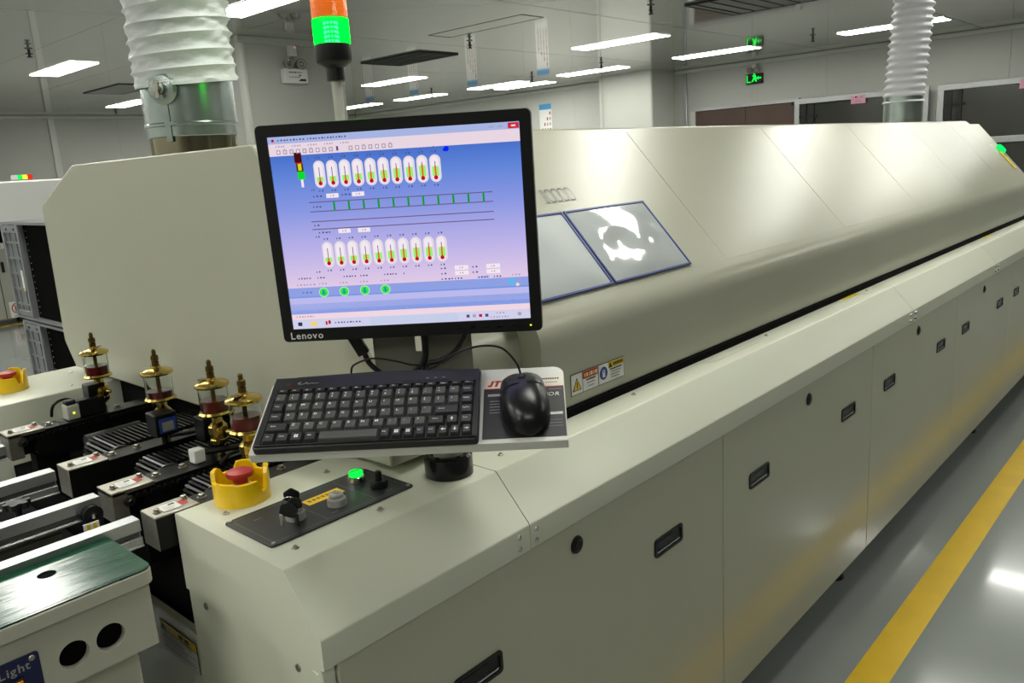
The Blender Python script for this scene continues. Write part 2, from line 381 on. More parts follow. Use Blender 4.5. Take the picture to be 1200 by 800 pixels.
def ceiling_things():
    lamp_m = glow('lit_lamp_panel', (255, 255, 246), LAMP)
    fr = mat('white_lamp_frame', (200, 200, 196), .4)
    src = thing('ceiling_light', 'x', 'ceiling light', (0, 0, CEIL), group='lit ceiling light panels')
    MB().box((-.155, -.61, -.005), (.155, .61, -.0005), fr).build('frame', src, local=True)
    MB().box((-.15, -.60, -.008), (.15, .60, -.0052), lamp_m).build('diffuser', src, local=True)
    seen = {(3.65, 5.73): 'lit panel beside the big grey hose, cut by the top of the photo',
            (3.65, 9.88): 'lit ceiling panel furthest left, near the top left corner',
            (6.0, 13.7): 'small far lit panel just left of the big grey hose',
            (8.37, 5.73): 'long lit panel above the far pale pilaster, larger of the two there',
            (8.37, 9.88): 'lit panel just right of the green lamp of the light tower',
            (8.37, 11.95): 'nearer lit panel of the second overlapping pair above the monitor',
            (8.37, 14.0): 'nearer lit panel of the leftmost overlapping pair above the monitor',
            (10.7, 3.4): 'lit panel partly behind the white exhaust hose at the right',
            (10.7, 5.73): 'lit panel running up to the green exit sign',
            (10.7, 7.85): 'lit panel whose end lies over the far pale pilaster, lower of the two',
            (10.7, 9.88): 'nearer lit panel of the rightmost overlapping pair above the monitor',
            (11.25, 9.75): 'farther lit panel of the rightmost overlapping pair above the monitor',
            (10.7, 11.9): 'farther lit panel of the second overlapping pair above the monitor',
            (10.7, 13.8): 'farther lit panel of the leftmost overlapping pair above the monitor'}
    unseen = [(x, y) for x in (-3.2, -1.05, 1.3, 3.65, 6.0, 8.37, 10.7) for y in (1.05,)] + [(x, -1.15) for x in (-1.05, 3.65, 8.37)] + [(x, y) for x in (-3.2, -1.05, 1.25) for y in (3.4, 5.2, 7.85, 9.88, 12, 14)] + [(6.0, 3.0)]  # unseen lamps; sparse aisle row added to lift light on ledge and doors
    index_kids()
    first = True
    for (x, y), lb in list(seen.items()) + [((x, y), None) for x, y in unseen]:
        lb = lb or 'lit ceiling light panel outside the photo'
        if first: src.location = (x, y, CEIL); WM[src.name] = Matrix.Translation((x, y, CEIL)); src['label'] = lb; first = False
        else: copy_thing(src, (x, y, CEIL), lb)
    # unlit flush panels and grilles
    def hatch(x0, x1, y0, y1, label, m, slats=0, depth=.012, name='ceiling_vent', cat='vent'):
        t = thing(name, label, cat, ((x0+x1)/2, (y0+y1)/2, CEIL)); W_ = .008 if name == 'ceiling_hatch' else .02
        z = CEIL
        MB().box((x0, y0, z-depth), (x1, y1, z-.0005), m).build('panel', t)
        f = MB(); w = W_
        for a, b in (((x0-w, y0-w), (x1+w, y0)), ((x0-w, y1), (x1+w, y1+w)), ((x0-w, y0), (x0, y1)), ((x1, y0), (x1+w, y1))):
            f.box((a[0], a[1], z-depth-(.002 if name == 'ceiling_hatch' else .004)), (b[0], b[1], z-.0005), DARK)
        f.build('frame', t)
        for k in range(slats):
            y = y0 + (k+.5)*(y1-y0)/slats
            MB().box((x0+.01, y-.008, z-depth-.006), (x1-.01, y+.004, z-depth), DARK).build('slat', t)
    hatch(5.9, 6.2, 5.1, 6.35, 'unlit flush ceiling panel with a thin dark edge right of the light tower', CEILM, depth=.001, name='ceiling_hatch', cat='hatch')
    hatch(6.55, 7.15, 7.25, 8.28, 'dark grey ceiling grille just right of the green tower lamp', mat('grille_grey', (86, 87, 84), .6), slats=14)
    hatch(4.76, 5.28, 11.1, 12.25, 'pale ceiling panel with dark frame left of the big grey hose', mat('pale_vent', (150, 151, 146), .5), depth=.006)
    hatch(6.95, 7.85, 3.1, 4.0, 'large square ceiling diffuser at the top edge, left of the white hose', mat('pale_vent', (150, 151, 146), .5), slats=6)
    # sprinklers
    s = thing('sprinkler', 'x', 'sprinkler', (0, 0, CEIL), group='ceiling sprinkler heads')
    MB().cyl((0, 0, -.008), (0, 0, -.0005), .035, .03, CHROME).build('escutcheon', s, local=True, smooth=40)
    MB().cyl((0, 0, -.07), (0, 0, -.008), .012, .012, DARK).build('stem', s, local=True, smooth=40)
    MB().box((-.03, -.004, -.05), (.03, .004, -.04), DARK).cyl((0, 0, -.078), (0, 0, -.07), .026, .022, DARK).build('deflector', s, local=True)
    index_kids()
    lbs = ['sprinkler head above the leftmost lit panel', 'sprinkler head below the small far panel beside the big grey hose', 'sprinkler head above the monitor beside the flush ceiling panel',
           'sprinkler head at the top edge above the pale pilaster', 'sprinkler head between the exit sign and the white hose', 'sprinkler head right of the pilaster lamp',
           'sprinkler head behind the rightmost overlapping pair of lamps', 'sprinkler head behind the middle overlapping pair of lamps']
    for k, (x, y) in enumerate(((2.9, 8.59), (6.17, 14.7), (6.57, 6.44), (6.65, 4.2), (10.38, 4.23), (9.9, 7.1), (10.25, 8.71), (10.25, 11.08))):
        if k == 0: s.location = (x, y, CEIL); WM[s.name] = Matrix.Translation((x, y, CEIL)); s['label'] = lbs[0]
        else: copy_thing(s, (x, y, CEIL), lbs[k])
ceiling_things()

def wall_things():
    # posters on the far wall (flat prints)
    for k, (y, lb) in enumerate(((10.16, 'blue and white paper poster on the far wall right of the monitor'), (12.05, 'far wall poster hidden by the oven, second from the pilaster'),
                                 (13.85, 'far wall poster hidden by the oven, third from the pilaster'), (15.4, 'far wall poster hidden by the oven, next to the corner'))):
        t = thing('poster', lb, 'poster', (X_FAR, y, 2.0), group='posters along the far wall')
        x = X_FAR-.004; z0, z1 = 1.55, 2.51
        MB().box((x, y-.15, z0), (X_FAR-.001, y+.15, z1), WHITE).build('sheet', t)
        p = MB(); x -= .001
        p.box((x-.001, y-.15, z1-.1), (x, y+.15, z1), SKYP)
        for c in range(4):
            for r in range(7):
                if r >= 3-c: p.box((x-.001, y+.1-c*.065-.03, z1-.2-r*.1), (x, y+.1-c*.065, z1-.145-r*.1), REDP if (r+c) % 3 == 0 else GREYP)
        p.build('print', t)
    # green exit sign with twin emergency lamps
    t = thing('exit_sign', 'small black exit sign lit green, with twin lamps, high on the far wall', 'exit sign', (X_FAR, 5.9, 2.5))
    x = X_FAR
    MB().box((x-.05, 5.77, 2.43), (x-.002, 6.04, 2.58), BLACK).build('housing', t, bevel=.006)
    g = glow('exit_green', (20, 235, 70), 1.6); s = MB(); xx = x-.052
    for a in ([(5.86, 2.46), (5.88, 2.46), (5.90, 2.50), (5.92, 2.46), (5.945, 2.46), (5.91, 2.53), (5.94, 2.55), (5.88, 2.56), (5.865, 2.52)], [(5.785, 2.50), (5.83, 2.50), (5.83, 2.48), (5.86, 2.51), (5.83, 2.54), (5.83, 2.52), (5.785, 2.52)],
              [(5.955, 2.45), (6.025, 2.45), (6.025, 2.56), (6.01, 2.56), (6.01, 2.465), (5.955, 2.465)]):
        s.prism(a, xx-.001, xx+.001, g, axis=0)
    s.lathe([(.001, 0), (.014, 0), (.014, .002), (.001, .002)], (xx-.001, 5.9, 2.57), g, 10, axis=(1, 0, 0))
    s.build('lit_symbol', t)
    for y in (5.85, 5.97):
        MB().lathe([(.001, 0), (.03, 0), (.045, .05), (.04, .055), (.001, .045)], (x-.03, y, 2.645), GREYB, 14, axis=(-1, 0, -.2)).build('lamp_head', t, smooth=40)
    MB().box((x-.04, 5.88, 2.66), (x-.002, 5.95, 2.74), WHITE).cyl((x-.03, 5.915, 2.6), (x-.03, 5.915, 2.66), .02, .02, GREYB).build('lamp_mount', t)
    # emergency twin lamp on the boxed column
    t = thing('emergency_lamp', 'white twin-head emergency lamp on the grey column left of the light tower', 'emergency lamp', (4.78, 7.17, 2.4)); y = 7.169
    bx = MB().box((4.65, y-.07, 2.365), (4.915, y, 2.50), WHITE).build('battery_box', t, bevel=.006)
    p = MB(); yy = y-.071
    for k in range(5): p.box((4.70+k*.03, yy-.001, 2.46), (4.722+k*.03, yy, 2.472), BLUP if k < 3 else GREYP)
    for k in range(4): p.box((4.70+k*.03, yy-.001, 2.415), (4.722+k*.03, yy, 2.425), GREYP)
    p.box((4.81, yy-.001, 2.43), (4.832, yy, 2.445), REDP)
    p.prism([(4.80, 2.385), (4.885, 2.385), (4.885, 2.405), (4.825, 2.405)], yy-.001, yy, BLKP, axis=1)
    p.build('print', bx)
    for xx in (4.71, 4.85):
        h = MB().lathe([(.001, 0), (.035, 0), (.05, .04), (.052, .06), (.046, .062)], (xx, y-.02, 2.555), GREYB, 18, axis=(0, -1, -.15)).build('lamp_head', t, smooth=40)
        MB().lathe([(.001, .0), (.02, .006), (.044, .0)], (xx, y-.078, 2.547), CHROME, 18, axis=(0, -1, -.15)).build('reflector', h, smooth=40)
    m = MB().box((4.745, y-.045, 2.62), (4.83, y, 2.72), WHITE).box((4.775, y-.03, 2.55), (4.795, y, 2.62), GREYB).build('socket', t, bevel=.004)
    MB().cyl((4.805, y-.047, 2.705), (4.805, y-.045, 2.705), .006, .006, glow('small_red_led', (255, 90, 90), 1.2)).build('led', m)
    # pink notes on the aluminium door frames
    for y0, y1, z0, z1, lb in ((4.17, 4.37, 1.985, 2.095, 'pink paper note on the aluminium door frame left of the white hose'), (2.1, 2.30, 1.985, 2.095, 'pink paper note on the door frame at the right edge')):
        t = thing('paper_note', lb, 'note', (X_FAR-.182, y0, z0)); xx = X_FAR-.184
        MB().box((xx, y0, z0), (xx+.0035, y1, z1), PINKP).build('sheet', t)
        p = MB()
        for q, (a, b) in enumerate(((.04, .075), (.12, .08), (.06, .03), (.09, .03), (.12, .03))):
            p.box((xx-.001, y0+a, z0+b), (xx, y0+a+(.025 if q < 2 else .015), z0+b+(.02 if q < 2 else .008)), BLKP if q == 1 else REDP if q else GREYP)
        p.build('print', t)
wall_things()
# ------------------------------------------------------------------ the reflow oven
def frame_of(az, tilt):
    U = Vector((math.cos(az), math.sin(az), 0)); B = Vector((-math.sin(az), math.cos(az), 0))
    V = B*math.cos(tilt) + Vector((0, 0, math.sin(tilt))); return U, V, U.cross(V)
def mat4(U, V, N, o):
    m = Matrix((U, V, N)).transposed().to_4x4(); m.translation = o; return m

XE, XH0, XH1, XE1 = .81, 1.16, 5.72, 6.10      # hood: near cover, main body, far cover
SL0, SL1 = Vector((1.0, 1.15)), Vector((1.36, 1.556))   # crease and top edge of the front slope (y, z)
SLU = (SL1-SL0).normalized(); SLN = Vector((-SLU.y, SLU.x))   # up the slope, and its outward normal
def on_slope(x, t, h=0.):
    p = SL0 + SLU*t + SLN*h; return Vector((x, p.x, p.y))
SU, SV = Vector((1, 0, 0)), Vector((0, SLU.x, SLU.y))

def oven():
    t = thing('reflow_oven', 'long cream-painted reflow oven running from the foreground to the far right', 'oven', (.51, .85, 0))
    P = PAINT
    # hood body, its rounded nose and sloping front
    def hood_prof(i=0., j=0., k=0.):
        pts = [(1.0+k, .978), (1.0+k, 1.15-k*.2), (1.36+i*.6, 1.556-j), (2.26-i*.4, 1.556-j), (2.54-i, 1.45-i*.5), (2.555-i, 1.05), (2.50-i, .978)]
        return rounded(pts, [.004, .085, .02, .02, .02, .02, .004], 8)
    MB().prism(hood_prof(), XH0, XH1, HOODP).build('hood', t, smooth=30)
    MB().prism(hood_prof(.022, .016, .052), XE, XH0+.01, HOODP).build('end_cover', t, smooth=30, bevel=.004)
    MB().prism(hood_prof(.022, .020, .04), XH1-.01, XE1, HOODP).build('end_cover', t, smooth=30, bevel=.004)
    MB().box((XH0+.004, .992, .9604), (XH1, 2.48, .9775), VOID).build('seal_strip', t)  # black fill standing in for the dark gap below the hood
    # sheet panels on the slope, seams between
    sl = (SL1-SL0).length
    seams = [XH0+.002, 1.985, 2.845, 3.69, 4.52, 5.27, XH1-.002]
    for a, b in zip(seams[:-1], seams[1:]):
        m = MB()
        vs = [on_slope(x, tt, -.002 if h < 0 else (.0002 if tt < .1 else .003)) for h in (-1, 1) for x, tt in ((a+.0015, .05), (b-.0015, .05), (b-.0015, sl-.018), (a+.0015, sl-.018))]
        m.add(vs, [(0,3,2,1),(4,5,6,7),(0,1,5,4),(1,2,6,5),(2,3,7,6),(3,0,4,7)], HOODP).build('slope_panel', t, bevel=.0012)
    # outlined model number
    m = MB(); o = on_slope(1.508, .327, .0036)
    ink = mat('blue_grey_ink', (96, 104, 120), .5)
    def ring(cx, w, h, d=False):
        n = 20; pts = []
        for k in range(n):
            a = 2*math.pi*k/n; x, y = math.cos(a), math.sin(a)
            x = math.copysign(abs(x)**.55, x); y = math.copysign(abs(y)**.55, y)
            if d and x < 0: x, y = -1 if abs(y) < .9 else x, y
            pts.append((x, y))
        for k in range(n):
            a, b = pts[k], pts[(k+1) % n]; q = .86
            m.quad([o+SU*(cx+w*x*s)+SV*(h*y*s) for (x, y), s in ((a, 1), (b, 1), (b, q), (a, q))], ink)
    for k, cx in enumerate((-.036, -.012, .012, .038)): ring(cx, .0105, .020, k == 3)
    m.rect(o, SU, SV, -.062, -.020, -.060, .020, ink).rect(o, SU, SV, -.055, -.020, -.053, .020, ink).rect(o, SU, SV, -.062, .018, -.053, .020, ink).rect(o, SU, SV, -.062, -.020, -.053, -.018, ink)
    m.build('model_number', t, recalc=False)
    # far end: green indicator, strip label, faint lettering on the slope
    FO = Vector((0, 1.040, 1.15)); FU = Vector((0, .3462, .394)).normalized(); FN = Vector((0, -FU.z, FU.y))
    fp = lambda x, q, h=0.: FO + Vector((x, 0, 0)) + FU*q + FN*h
    ind = MB().lathe([(.034, 0), (.034, .012), (.028, .022), (.001, .026)], fp(6.03, .285, .001), glow('far_green_lamp', (20, 235, 110), 1.2), 18, axis=FN).build('green_indicator', t, smooth=50)
    MB().add([fp(x, q, h) for h in (.0, .004) for x, q in ((5.955, .13), (6.0, .13), (6.0, .27), (5.955, .27))], [(0,3,2,1),(4,5,6,7),(0,1,5,4),(1,2,6,5),(2,3,7,6),(3,0,4,7)], YELP).build('strip_label', t)
    m = MB().text('JTR', .11, fp(5.86, .36, .0012), SU, FU, mat('faint_grey_ink', (150, 152, 142), .5)).build('faint_lettering', t, recalc=False)
    # warning label on the nose
    m = MB(); y = .9985; o = (1.342, y, 1.0225); U, V = (1, 0, 0), (0, 0, 1)
    m.rect(o, U, V, -.096, -.023, .096, .023, BLKP)
    o = (1.342, y-.0004, 1.0225)
    m.rect(o, U, V, -.0945, -.0215, -.0012, .0215, WHITE).rect(o, U, V, .0012, -.0215, .0945, .0215, WHITE)
    o = (1.342, y-.0008, 1.0225)
    m.rect(o, U, V, -.055, .0055, -.0025, .021, REDP).rect(o, U, V, .036, .008, .0935, .021, YELP)
    m.rect(o, U, V, -.057, -.0215, -.0555, .0215, BLKP)
    m.quad([Vector(o)+Vector((dx, 0, dz)) for dx, dz in ((-.0915, -.014), (-.061, -.014), (-.076, .014))], BLKP)
    m.disc(o, U, V, .0185, .001, .0145, .0145, BLUP)
    o = (1.342, y-.0012, 1.0225)
    m.quad([Vector(o)+Vector((dx, 0, dz)) for dx, dz in ((-.088, -.012), (-.0645, -.012), (-.076, .010))], YELP)
    m.quad([Vector(o)+Vector((dx, 0, dz)) for dx, dz in ((.037, .009), (.050, .009), (.0435, .0205))], BLKP)
    m.rect(o, U, V, .0135, -.008, .0235, .003, WHITE).rect(o, U, V, .0135, .003, .0155, .009, WHITE).rect(o, U, V, .0185, .003, .0205, .010, WHITE).rect(o, U, V, .0215, .003, .0235, .008, WHITE)
    o = (1.342, y-.0014, 1.0225)
    m.rect(o, U, V, -.0775, -.009, -.0745, .004, BLKP)
    for k in range(6): m.rect(o, U, V, -.051+k*.0078, .009, -.0455+k*.0078, .017, WHITE if k % 2 else YELP).rect(o, U, V, .054+k*.0063, .011, .0583+k*.0063, .018, BLKP)
    for k in range(3): m.rect(o, U, V, -.045+.003*k, .0-.007*k, -.012-.003*k, .0025-.007*k, GREYP if k else BLKP)
    for k in range(4): m.rect(o, U, V, .042+.003*(k % 2), .003-.006*k, .086-.004*k, .0055-.006*k, GREYP if k else BLKP)
    m.build('warning_label', t, recalc=False)
    # base: covers along the front, in lengths; the first is the operator's box
    prof = lambda yb: [(.85, .834), (.85, .879), (.922, .96), (yb, .96), (yb, .945), (.93, .945), (.86, .87), (.86, .834)]
    box_prof = rounded([(.85, .834), (.85, .879), (.922, .96), (1.24, .96), (1.24, .826), (.90, .826)], [.001, .006, .006, .004, 0, 0], 3)
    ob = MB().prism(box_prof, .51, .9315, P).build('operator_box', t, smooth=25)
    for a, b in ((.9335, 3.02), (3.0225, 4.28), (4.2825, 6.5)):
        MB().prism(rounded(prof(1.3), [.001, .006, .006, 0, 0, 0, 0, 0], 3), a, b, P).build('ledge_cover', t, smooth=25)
    rv = 0
    for xs in ((.905, .918, .948, .961), (2.985, 3.0, 3.04, 3.055), (4.25, 4.265, 4.30, 4.315)):
        for k, x in enumerate(xs):
            for z in ((.866, .846) if k in (0, 2) or xs[0] > 1 else ()): MB().lathe([(.001, 0), (.0052, 0), (.0046, .002), (.001, .0026)], (x, .8498, z), CHROME, 10, axis=(0, -1, 0)).build('rivet', t, smooth=40)
    # screws on the shelf
    for x, y in ((.558, 1.163), (.557, .964), (.713, .965), (.76, 1.175), (.995, .968), (1.434, .972), (2.1, .972), (2.9, .972)):
        MB().lathe([(.001, .0045), (.0025, .0045), (.003, .002), (.0052, .0012), (.006, 0)][::-1], (x, y, .9602), STEEL, 12).build('shelf_screw', t, smooth=40)
    # fine outlines of the two access plates on the shelf, with yellow stickers
    for x in (1.72, 2.62):
        MB().prism([(x, .99), (x+.06, .955), (x+.30, .955), (x+.36, .99)], .9601, .9612, P, axis=2).build('access_plate', t, bevel=.0008)
    MB().box((2.70, .975, .9613), (2.83, .99, .962), YELP).box((4.62, .975, .9602), (4.75, .99, .962), YELP).build('yellow_sticker', t)
    # front doors with recessed latches and locks
    xs = [.535, 1.629, 2.643, 3.649, 4.655, 5.66, 6.5]
    dm = mat('door_powder_coat', (188, 188, 166), .14, bump=(420, .03, .0008), vary=(3, .015), rough_vary=.02)  # ledge paint made darker, holding the doors' dimmer light in its colour
    for k in range(6):
        a, b = xs[k]+.0015, xs[k+1]-.0015
        d = MB().box((a, .858, .118), (b, .876, .833), dm).build('front_door', t, bevel=.002)
        hs = [(.795, 1.382), (1.818, 2.433), (2.815, 3.43), (3.803, 4.435), (4.797, 5.43), (5.8, 6.4)][k]
        for hx in hs:
            m = MB(); zc = .664; y0 = .8578
            out = rounded([(hx-.056, zc-.021), (hx+.056, zc-.021), (hx+.056, zc+.021), (hx-.056, zc+.021)], .008, 4)
            inn = rounded([(hx-.049, zc-.015), (hx+.049, zc-.015), (hx+.049, zc+.015), (hx-.049, zc+.015)], .005, 4)
            n = len(out)
            m.add([(x, y0-.003, z) for x, z in out]+[(x, y0-.003, z) for x, z in inn]+[(x, y0+.0, z) for x, z in out]+[(x, y0-.0005, z) for x, z in inn],
                  [(i, (i+1) % n, n+(i+1) % n, n+i) for i in range(n)]+[(i, (i+1) % n, 2*n+(i+1) % n, 2*n+i) for i in range(n)]+[(n+i, n+(i+1) % n, 3*n+(i+1) % n, 3*n+i) for i in range(n)]+[tuple(range(3*n, 4*n))], BLACK)
            m.box((hx-.047, y0-.0022, zc-.003), (hx+.02, y0-.0006, zc+.013), BLACKG)
            m.quad([(hx-.047, y0-.0012, zc-.013), (hx+.047, y0-.0012, zc-.013), (hx+.047, y0-.0012, zc-.0095), (hx-.047, y0-.0012, zc-.0095)], CHROME)
            m.build('latch', d)
        lx = [1.066, 2.125, 3.122, 4.098, 5.1, 6.1][k]
        MB().lathe([(.001, .006), (.009, .006), (.011, .004), (.0165, .003), (.0175, 0)][::-1], (lx, .8578, .785), BLACK, 18, axis=(0, -1, 0)).build('lock', d, smooth=40)
    MB().box((.52, .88, .10), (6.5, 1.24, .84), VOID).build('base_frame', t)
    MB().box((.85, 1.24, .10), (6.5, 2.60, .957), VOID).build('base_frame', t)
    for x in (.75, 2.6, 4.4, 6.2):
        MB().cyl((x, .95, 0), (x, .95, .02), .035, .03, BLACK).cyl((x, .95, .02), (x, .95, .1), .012, .012, DARK).build('levelling_foot', t)
        MB().cyl((x, 2.45, 0), (x, 2.45, .02), .035, .03, BLACK).cyl((x, 2.45, .02), (x, 2.45, .1), .012, .012, DARK).build('levelling_foot', t)
    # end: lower panel under the operator's box, corner strip, screws
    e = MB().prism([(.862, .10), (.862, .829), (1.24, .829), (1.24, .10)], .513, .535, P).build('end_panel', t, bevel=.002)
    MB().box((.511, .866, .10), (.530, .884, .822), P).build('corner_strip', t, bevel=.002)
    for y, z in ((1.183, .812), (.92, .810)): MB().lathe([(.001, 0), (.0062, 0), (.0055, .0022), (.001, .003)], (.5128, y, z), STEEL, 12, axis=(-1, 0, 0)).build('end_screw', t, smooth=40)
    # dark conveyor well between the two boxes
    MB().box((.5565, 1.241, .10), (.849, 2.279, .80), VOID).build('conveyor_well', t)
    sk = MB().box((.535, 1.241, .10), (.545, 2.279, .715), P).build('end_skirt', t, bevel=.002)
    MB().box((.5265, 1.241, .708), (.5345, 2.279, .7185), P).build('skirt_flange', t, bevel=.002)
    m = MB(); o = (.5335, 1.368, .655); U, V = Vector((0, -1, 0)), Vector((0, 0, 1))
    m.rect(o, U, V, -.072, -.03, .072, .032, BLKP)
    o2 = (.5330, 1.368, .655); m.rect(o2, U, V, -.0705, -.0285, .0705, .012, WHITE).rect(o2, U, V, -.0705, .0135, .0705, .0305, YELP)
    o3 = (.5326, 1.368, .655)
    m.quad([Vector(o3)+U*a+V*b for a, b in ((-.068, .015), (-.048, .015), (-.058, .029))], BLKP)
    for k in range(2): m.rect(o3, U, V, .002+.024*k, .017, .018+.024*k, .026, BLKP)
    for k in range(6): m.rect(o3, U, V, -.064, .006-.0055*k, (.05, .02, .06, .03, .058, .06)[k], .0075-.0055*k, BLKP if k in (1, 5) else GREYP)
    m.build('caution_label', sk, recalc=False)
    # rear operator box (mirror of the front one)
    rp = rounded([(2.28, .96), (2.58, .96), (2.65, .88), (2.65, .834), (2.28, .10)], [.005, .005, .005, 0, 0], 3)
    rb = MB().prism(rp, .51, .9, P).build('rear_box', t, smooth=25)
    for x, y in ((.60, 2.53), (.74, 2.33), (.80, 2.50)): MB().lathe([(.001, .003), (.005, .002), (.006, 0)][::-1], (x, y, .9602), STEEL, 12).build('shelf_screw', t, smooth=40)
    # operator panel plate
    pl = MB().prism(rounded([(.535, .990), (.806, .990), (.806, 1.127), (.535, 1.127)], .007, 3), .9602, .9632, PANELK, axis=2).build('control_panel', t, bevel=.0006)
    z = .9634; m = MB(); o = (0, 0, z); U, V = Vector((1, 0, 0)), Vector((0, 1, 0))
    line = mat('grey_line_print', (108, 112, 114), .5)
    for a in (((.545, 1.000), (.545, 1.117)), ((.545, 1.117), (.796, 1.117)), ((.796, 1.117), (.796, 1.000)), ((.796, 1.000), (.545, 1.000)), ((.640, 1.000), (.640, 1.117)), ((.732, 1.000), (.732, 1.117))):
        (x0, y0), (x1, y1) = a; w = .0006
        m.rect(o, U, V, min(x0, x1)-w, min(y0, y1)-w, max(x0, x1)+w, max(y0, y1)+w, line)
    for x, y in ((.567, 1.092), (.655, 1.012), (.76, 1.008)): m.rect(o, U, V, x, y, x+.014, y+.003, line)
    m.build('panel_print', pl, recalc=False)
    m = MB(); m.rect(o, U, V, .652, 1.068, .722, 1.092, YEL)
    for k in range(7): m.rect((0, 0, z+.0003), U, V, .658+k*.0085, 1.077, .664+k*.0085, 1.086, mat('dim_yellow_print', (150, 120, 20), .5))
    m.build('yellow_label', pl, recalc=False)
    for x, y in ((.543, .997), (.798, .997), (.798, 1.12), (.543, 1.12)): MB().lathe([(.001, .002), (.003, .0018), (.0036, 0)][::-1], (x, y, z), STEEL, 10).build('panel_screw', pl, smooth=40)
    def bezel(name, x, y, mt, inner):
        return MB().lathe([(.0155, 0), (.0155, .004), (.0148, .011), (.0125, .0125), (.0118, .013), (.0118, .018), (.010, .020), (.001, .0195)], (x, y, z), mt, 28).build(name, pl, smooth=35)
    greyc = mat('grey_bezel', (168, 168, 162), .35, metal=.2)
    ks = bezel('key_switch', .612, 1.045, greyc, None)
    # bunch of keys in the switch
    k = MB(); kx, ky, kz = .612, 1.045, z+.02
    k.box((kx-.0012, ky-.004, kz-.004), (kx+.0012, ky+.004, kz+.012), STEEL).build('key_blade', pl)
    k = MB()
    def plate(cx, cy, cz, r, ux, uy, uz):
        u = Vector(ux).normalized(); v = (Vector(uy)-u*Vector(uy).dot(u)).normalized(); n = u.cross(v)
        M = mat4(u, v, n, (cx, cy, cz))
        k.prism(rounded([(-r, -r*.7), (r, -r*.7), (r*1.1, r*.5), (0, r*1.15), (-r*1.1, r*.5)], r*.35, 3), -.0016, .0016, BLACK, axis=2, M=M)
    plate(kx-.004, ky-.002, kz+.019, .0115, (.66, -.75, 0), (0, 0, 1), 0)
    plate(kx-.022, ky-.018, kz+.005, .0125, (.6, -.7, -.3), (.2, .2, 1), 0)
    plate(kx-.012, ky-.020, kz+.012, .011, (.75, -.6, .2), (-.3, .2, 1), 0)
    k.lathe([(.0105, -.0009), (.0123, -.0009), (.0123, .0009), (.0105, .0009)], (kx-.014, ky-.012, kz+.014), CHROME, 20, axis=(.7, .6, .3), closed=True)
    k.box((kx-.036, ky-.022, kz-.014), (kx-.0335, ky-.014, kz+.004), STEEL).box((kx-.018, ky-.034, kz-.018), (kx-.0155, ky-.027, kz+.002), BLACK)
    k.build('key_bunch', pl, bevel=.0006)
    ss = bezel('selector_switch', .681, 1.034, greyc, None)
    MB().box((.6775, 1.027, z+.0185), (.6845, 1.041, z+.0205), GREYB).build('selector_slot', ss)
    gl = MB().lathe([(.0155, 0), (.0155, .005), (.0145, .012), (.0128, .013)], (.757, 1.083, z), CHROME, 28).build('start_button', pl, smooth=35)
    g = glow('lit_green_button', (20, 240, 70), 1.5)
    MB().lathe([(.0122, .012), (.0122, .019), (.0105, .0205), (.001, .021)], (.757, 1.083, z), g, 24).build('green_lens', gl, smooth=35)
    MB().box((.745, 1.0822, z+.0212), (.769, 1.0838, z+.0218), mat('dark_green_mark', (0, 110, 40), .5)).build('lens_mark', gl)
    bb = MB().lathe([(.0155, 0), (.0155, .009), (.014, .0115), (.006, .0118), (.006, .024), (.0045, .027), (.001, .0275)], (.768, 1.036, z), BLACK, 24).build('black_knob', pl, smooth=35)
    # emergency stops with yellow guards
    def estop(x, y, rot):
        zz = .9602; R = .046
        e = MB().lathe([(.02, 0), (.02, .022), (.012, .023), (.012, .028)], (x, y, zz), mat('grey_bezel'), 20).build('emergency_stop', t, smooth=40)
        m = MB(); n = 48
        for i in range(n):
            a0, a1 = rot+2*math.pi*i/n, rot+2*math.pi*(i+1)/n
            def top(a):
                g = math.degrees(a-rot) % 360; h = .038
                for c in (132, 50, -30, 205):
                    q = abs((g-c+180) % 360-180); pk = .052 if c != 205 else .040
                    h = max(h, pk-(pk-.038)*max(0, min(1, (q-17)/9)))
                q = abs((g+68+180) % 360-180)
                return min(h, .018+.02*max(0, min(1, (q-9)/4))) if q < 14 else h
            h0, h1 = top(a0+1e-4), top(a1-1e-4)
            pt = lambda a, r, h: (x+r*math.cos(a), y+r*math.sin(a), zz+h)
            m.quad([pt(a0, R, 0), pt(a1, R, 0), pt(a1, R, h1), pt(a0, R, h0)], YEL).quad([pt(a0, R-.007, .002), pt(a0, R-.007, h0), pt(a1, R-.007, h1), pt(a1, R-.007, .002)], YEL)
            m.quad([pt(a0, R, h0), pt(a1, R, h1), pt(a1, R-.007, h1), pt(a0, R-.007, h0)], YEL).quad([pt(a0, .018, .002), pt(a0, R-.007, .002), pt(a1, R-.007, .002), pt(a1, .018, .002)], YEL)
        m.build('guard', e, smooth=50)
        MB().lathe([(.011, .026), (.0125, .037), (.021, .040), (.0225, .044), (.0215, .0485), (.012, .051), (.001, .0515)], (x, y, zz), REDB, 28).build('mushroom_button', e, smooth=40)
    estop(.609, 1.198, 0); estop(.625, 2.445, 0)
oven()

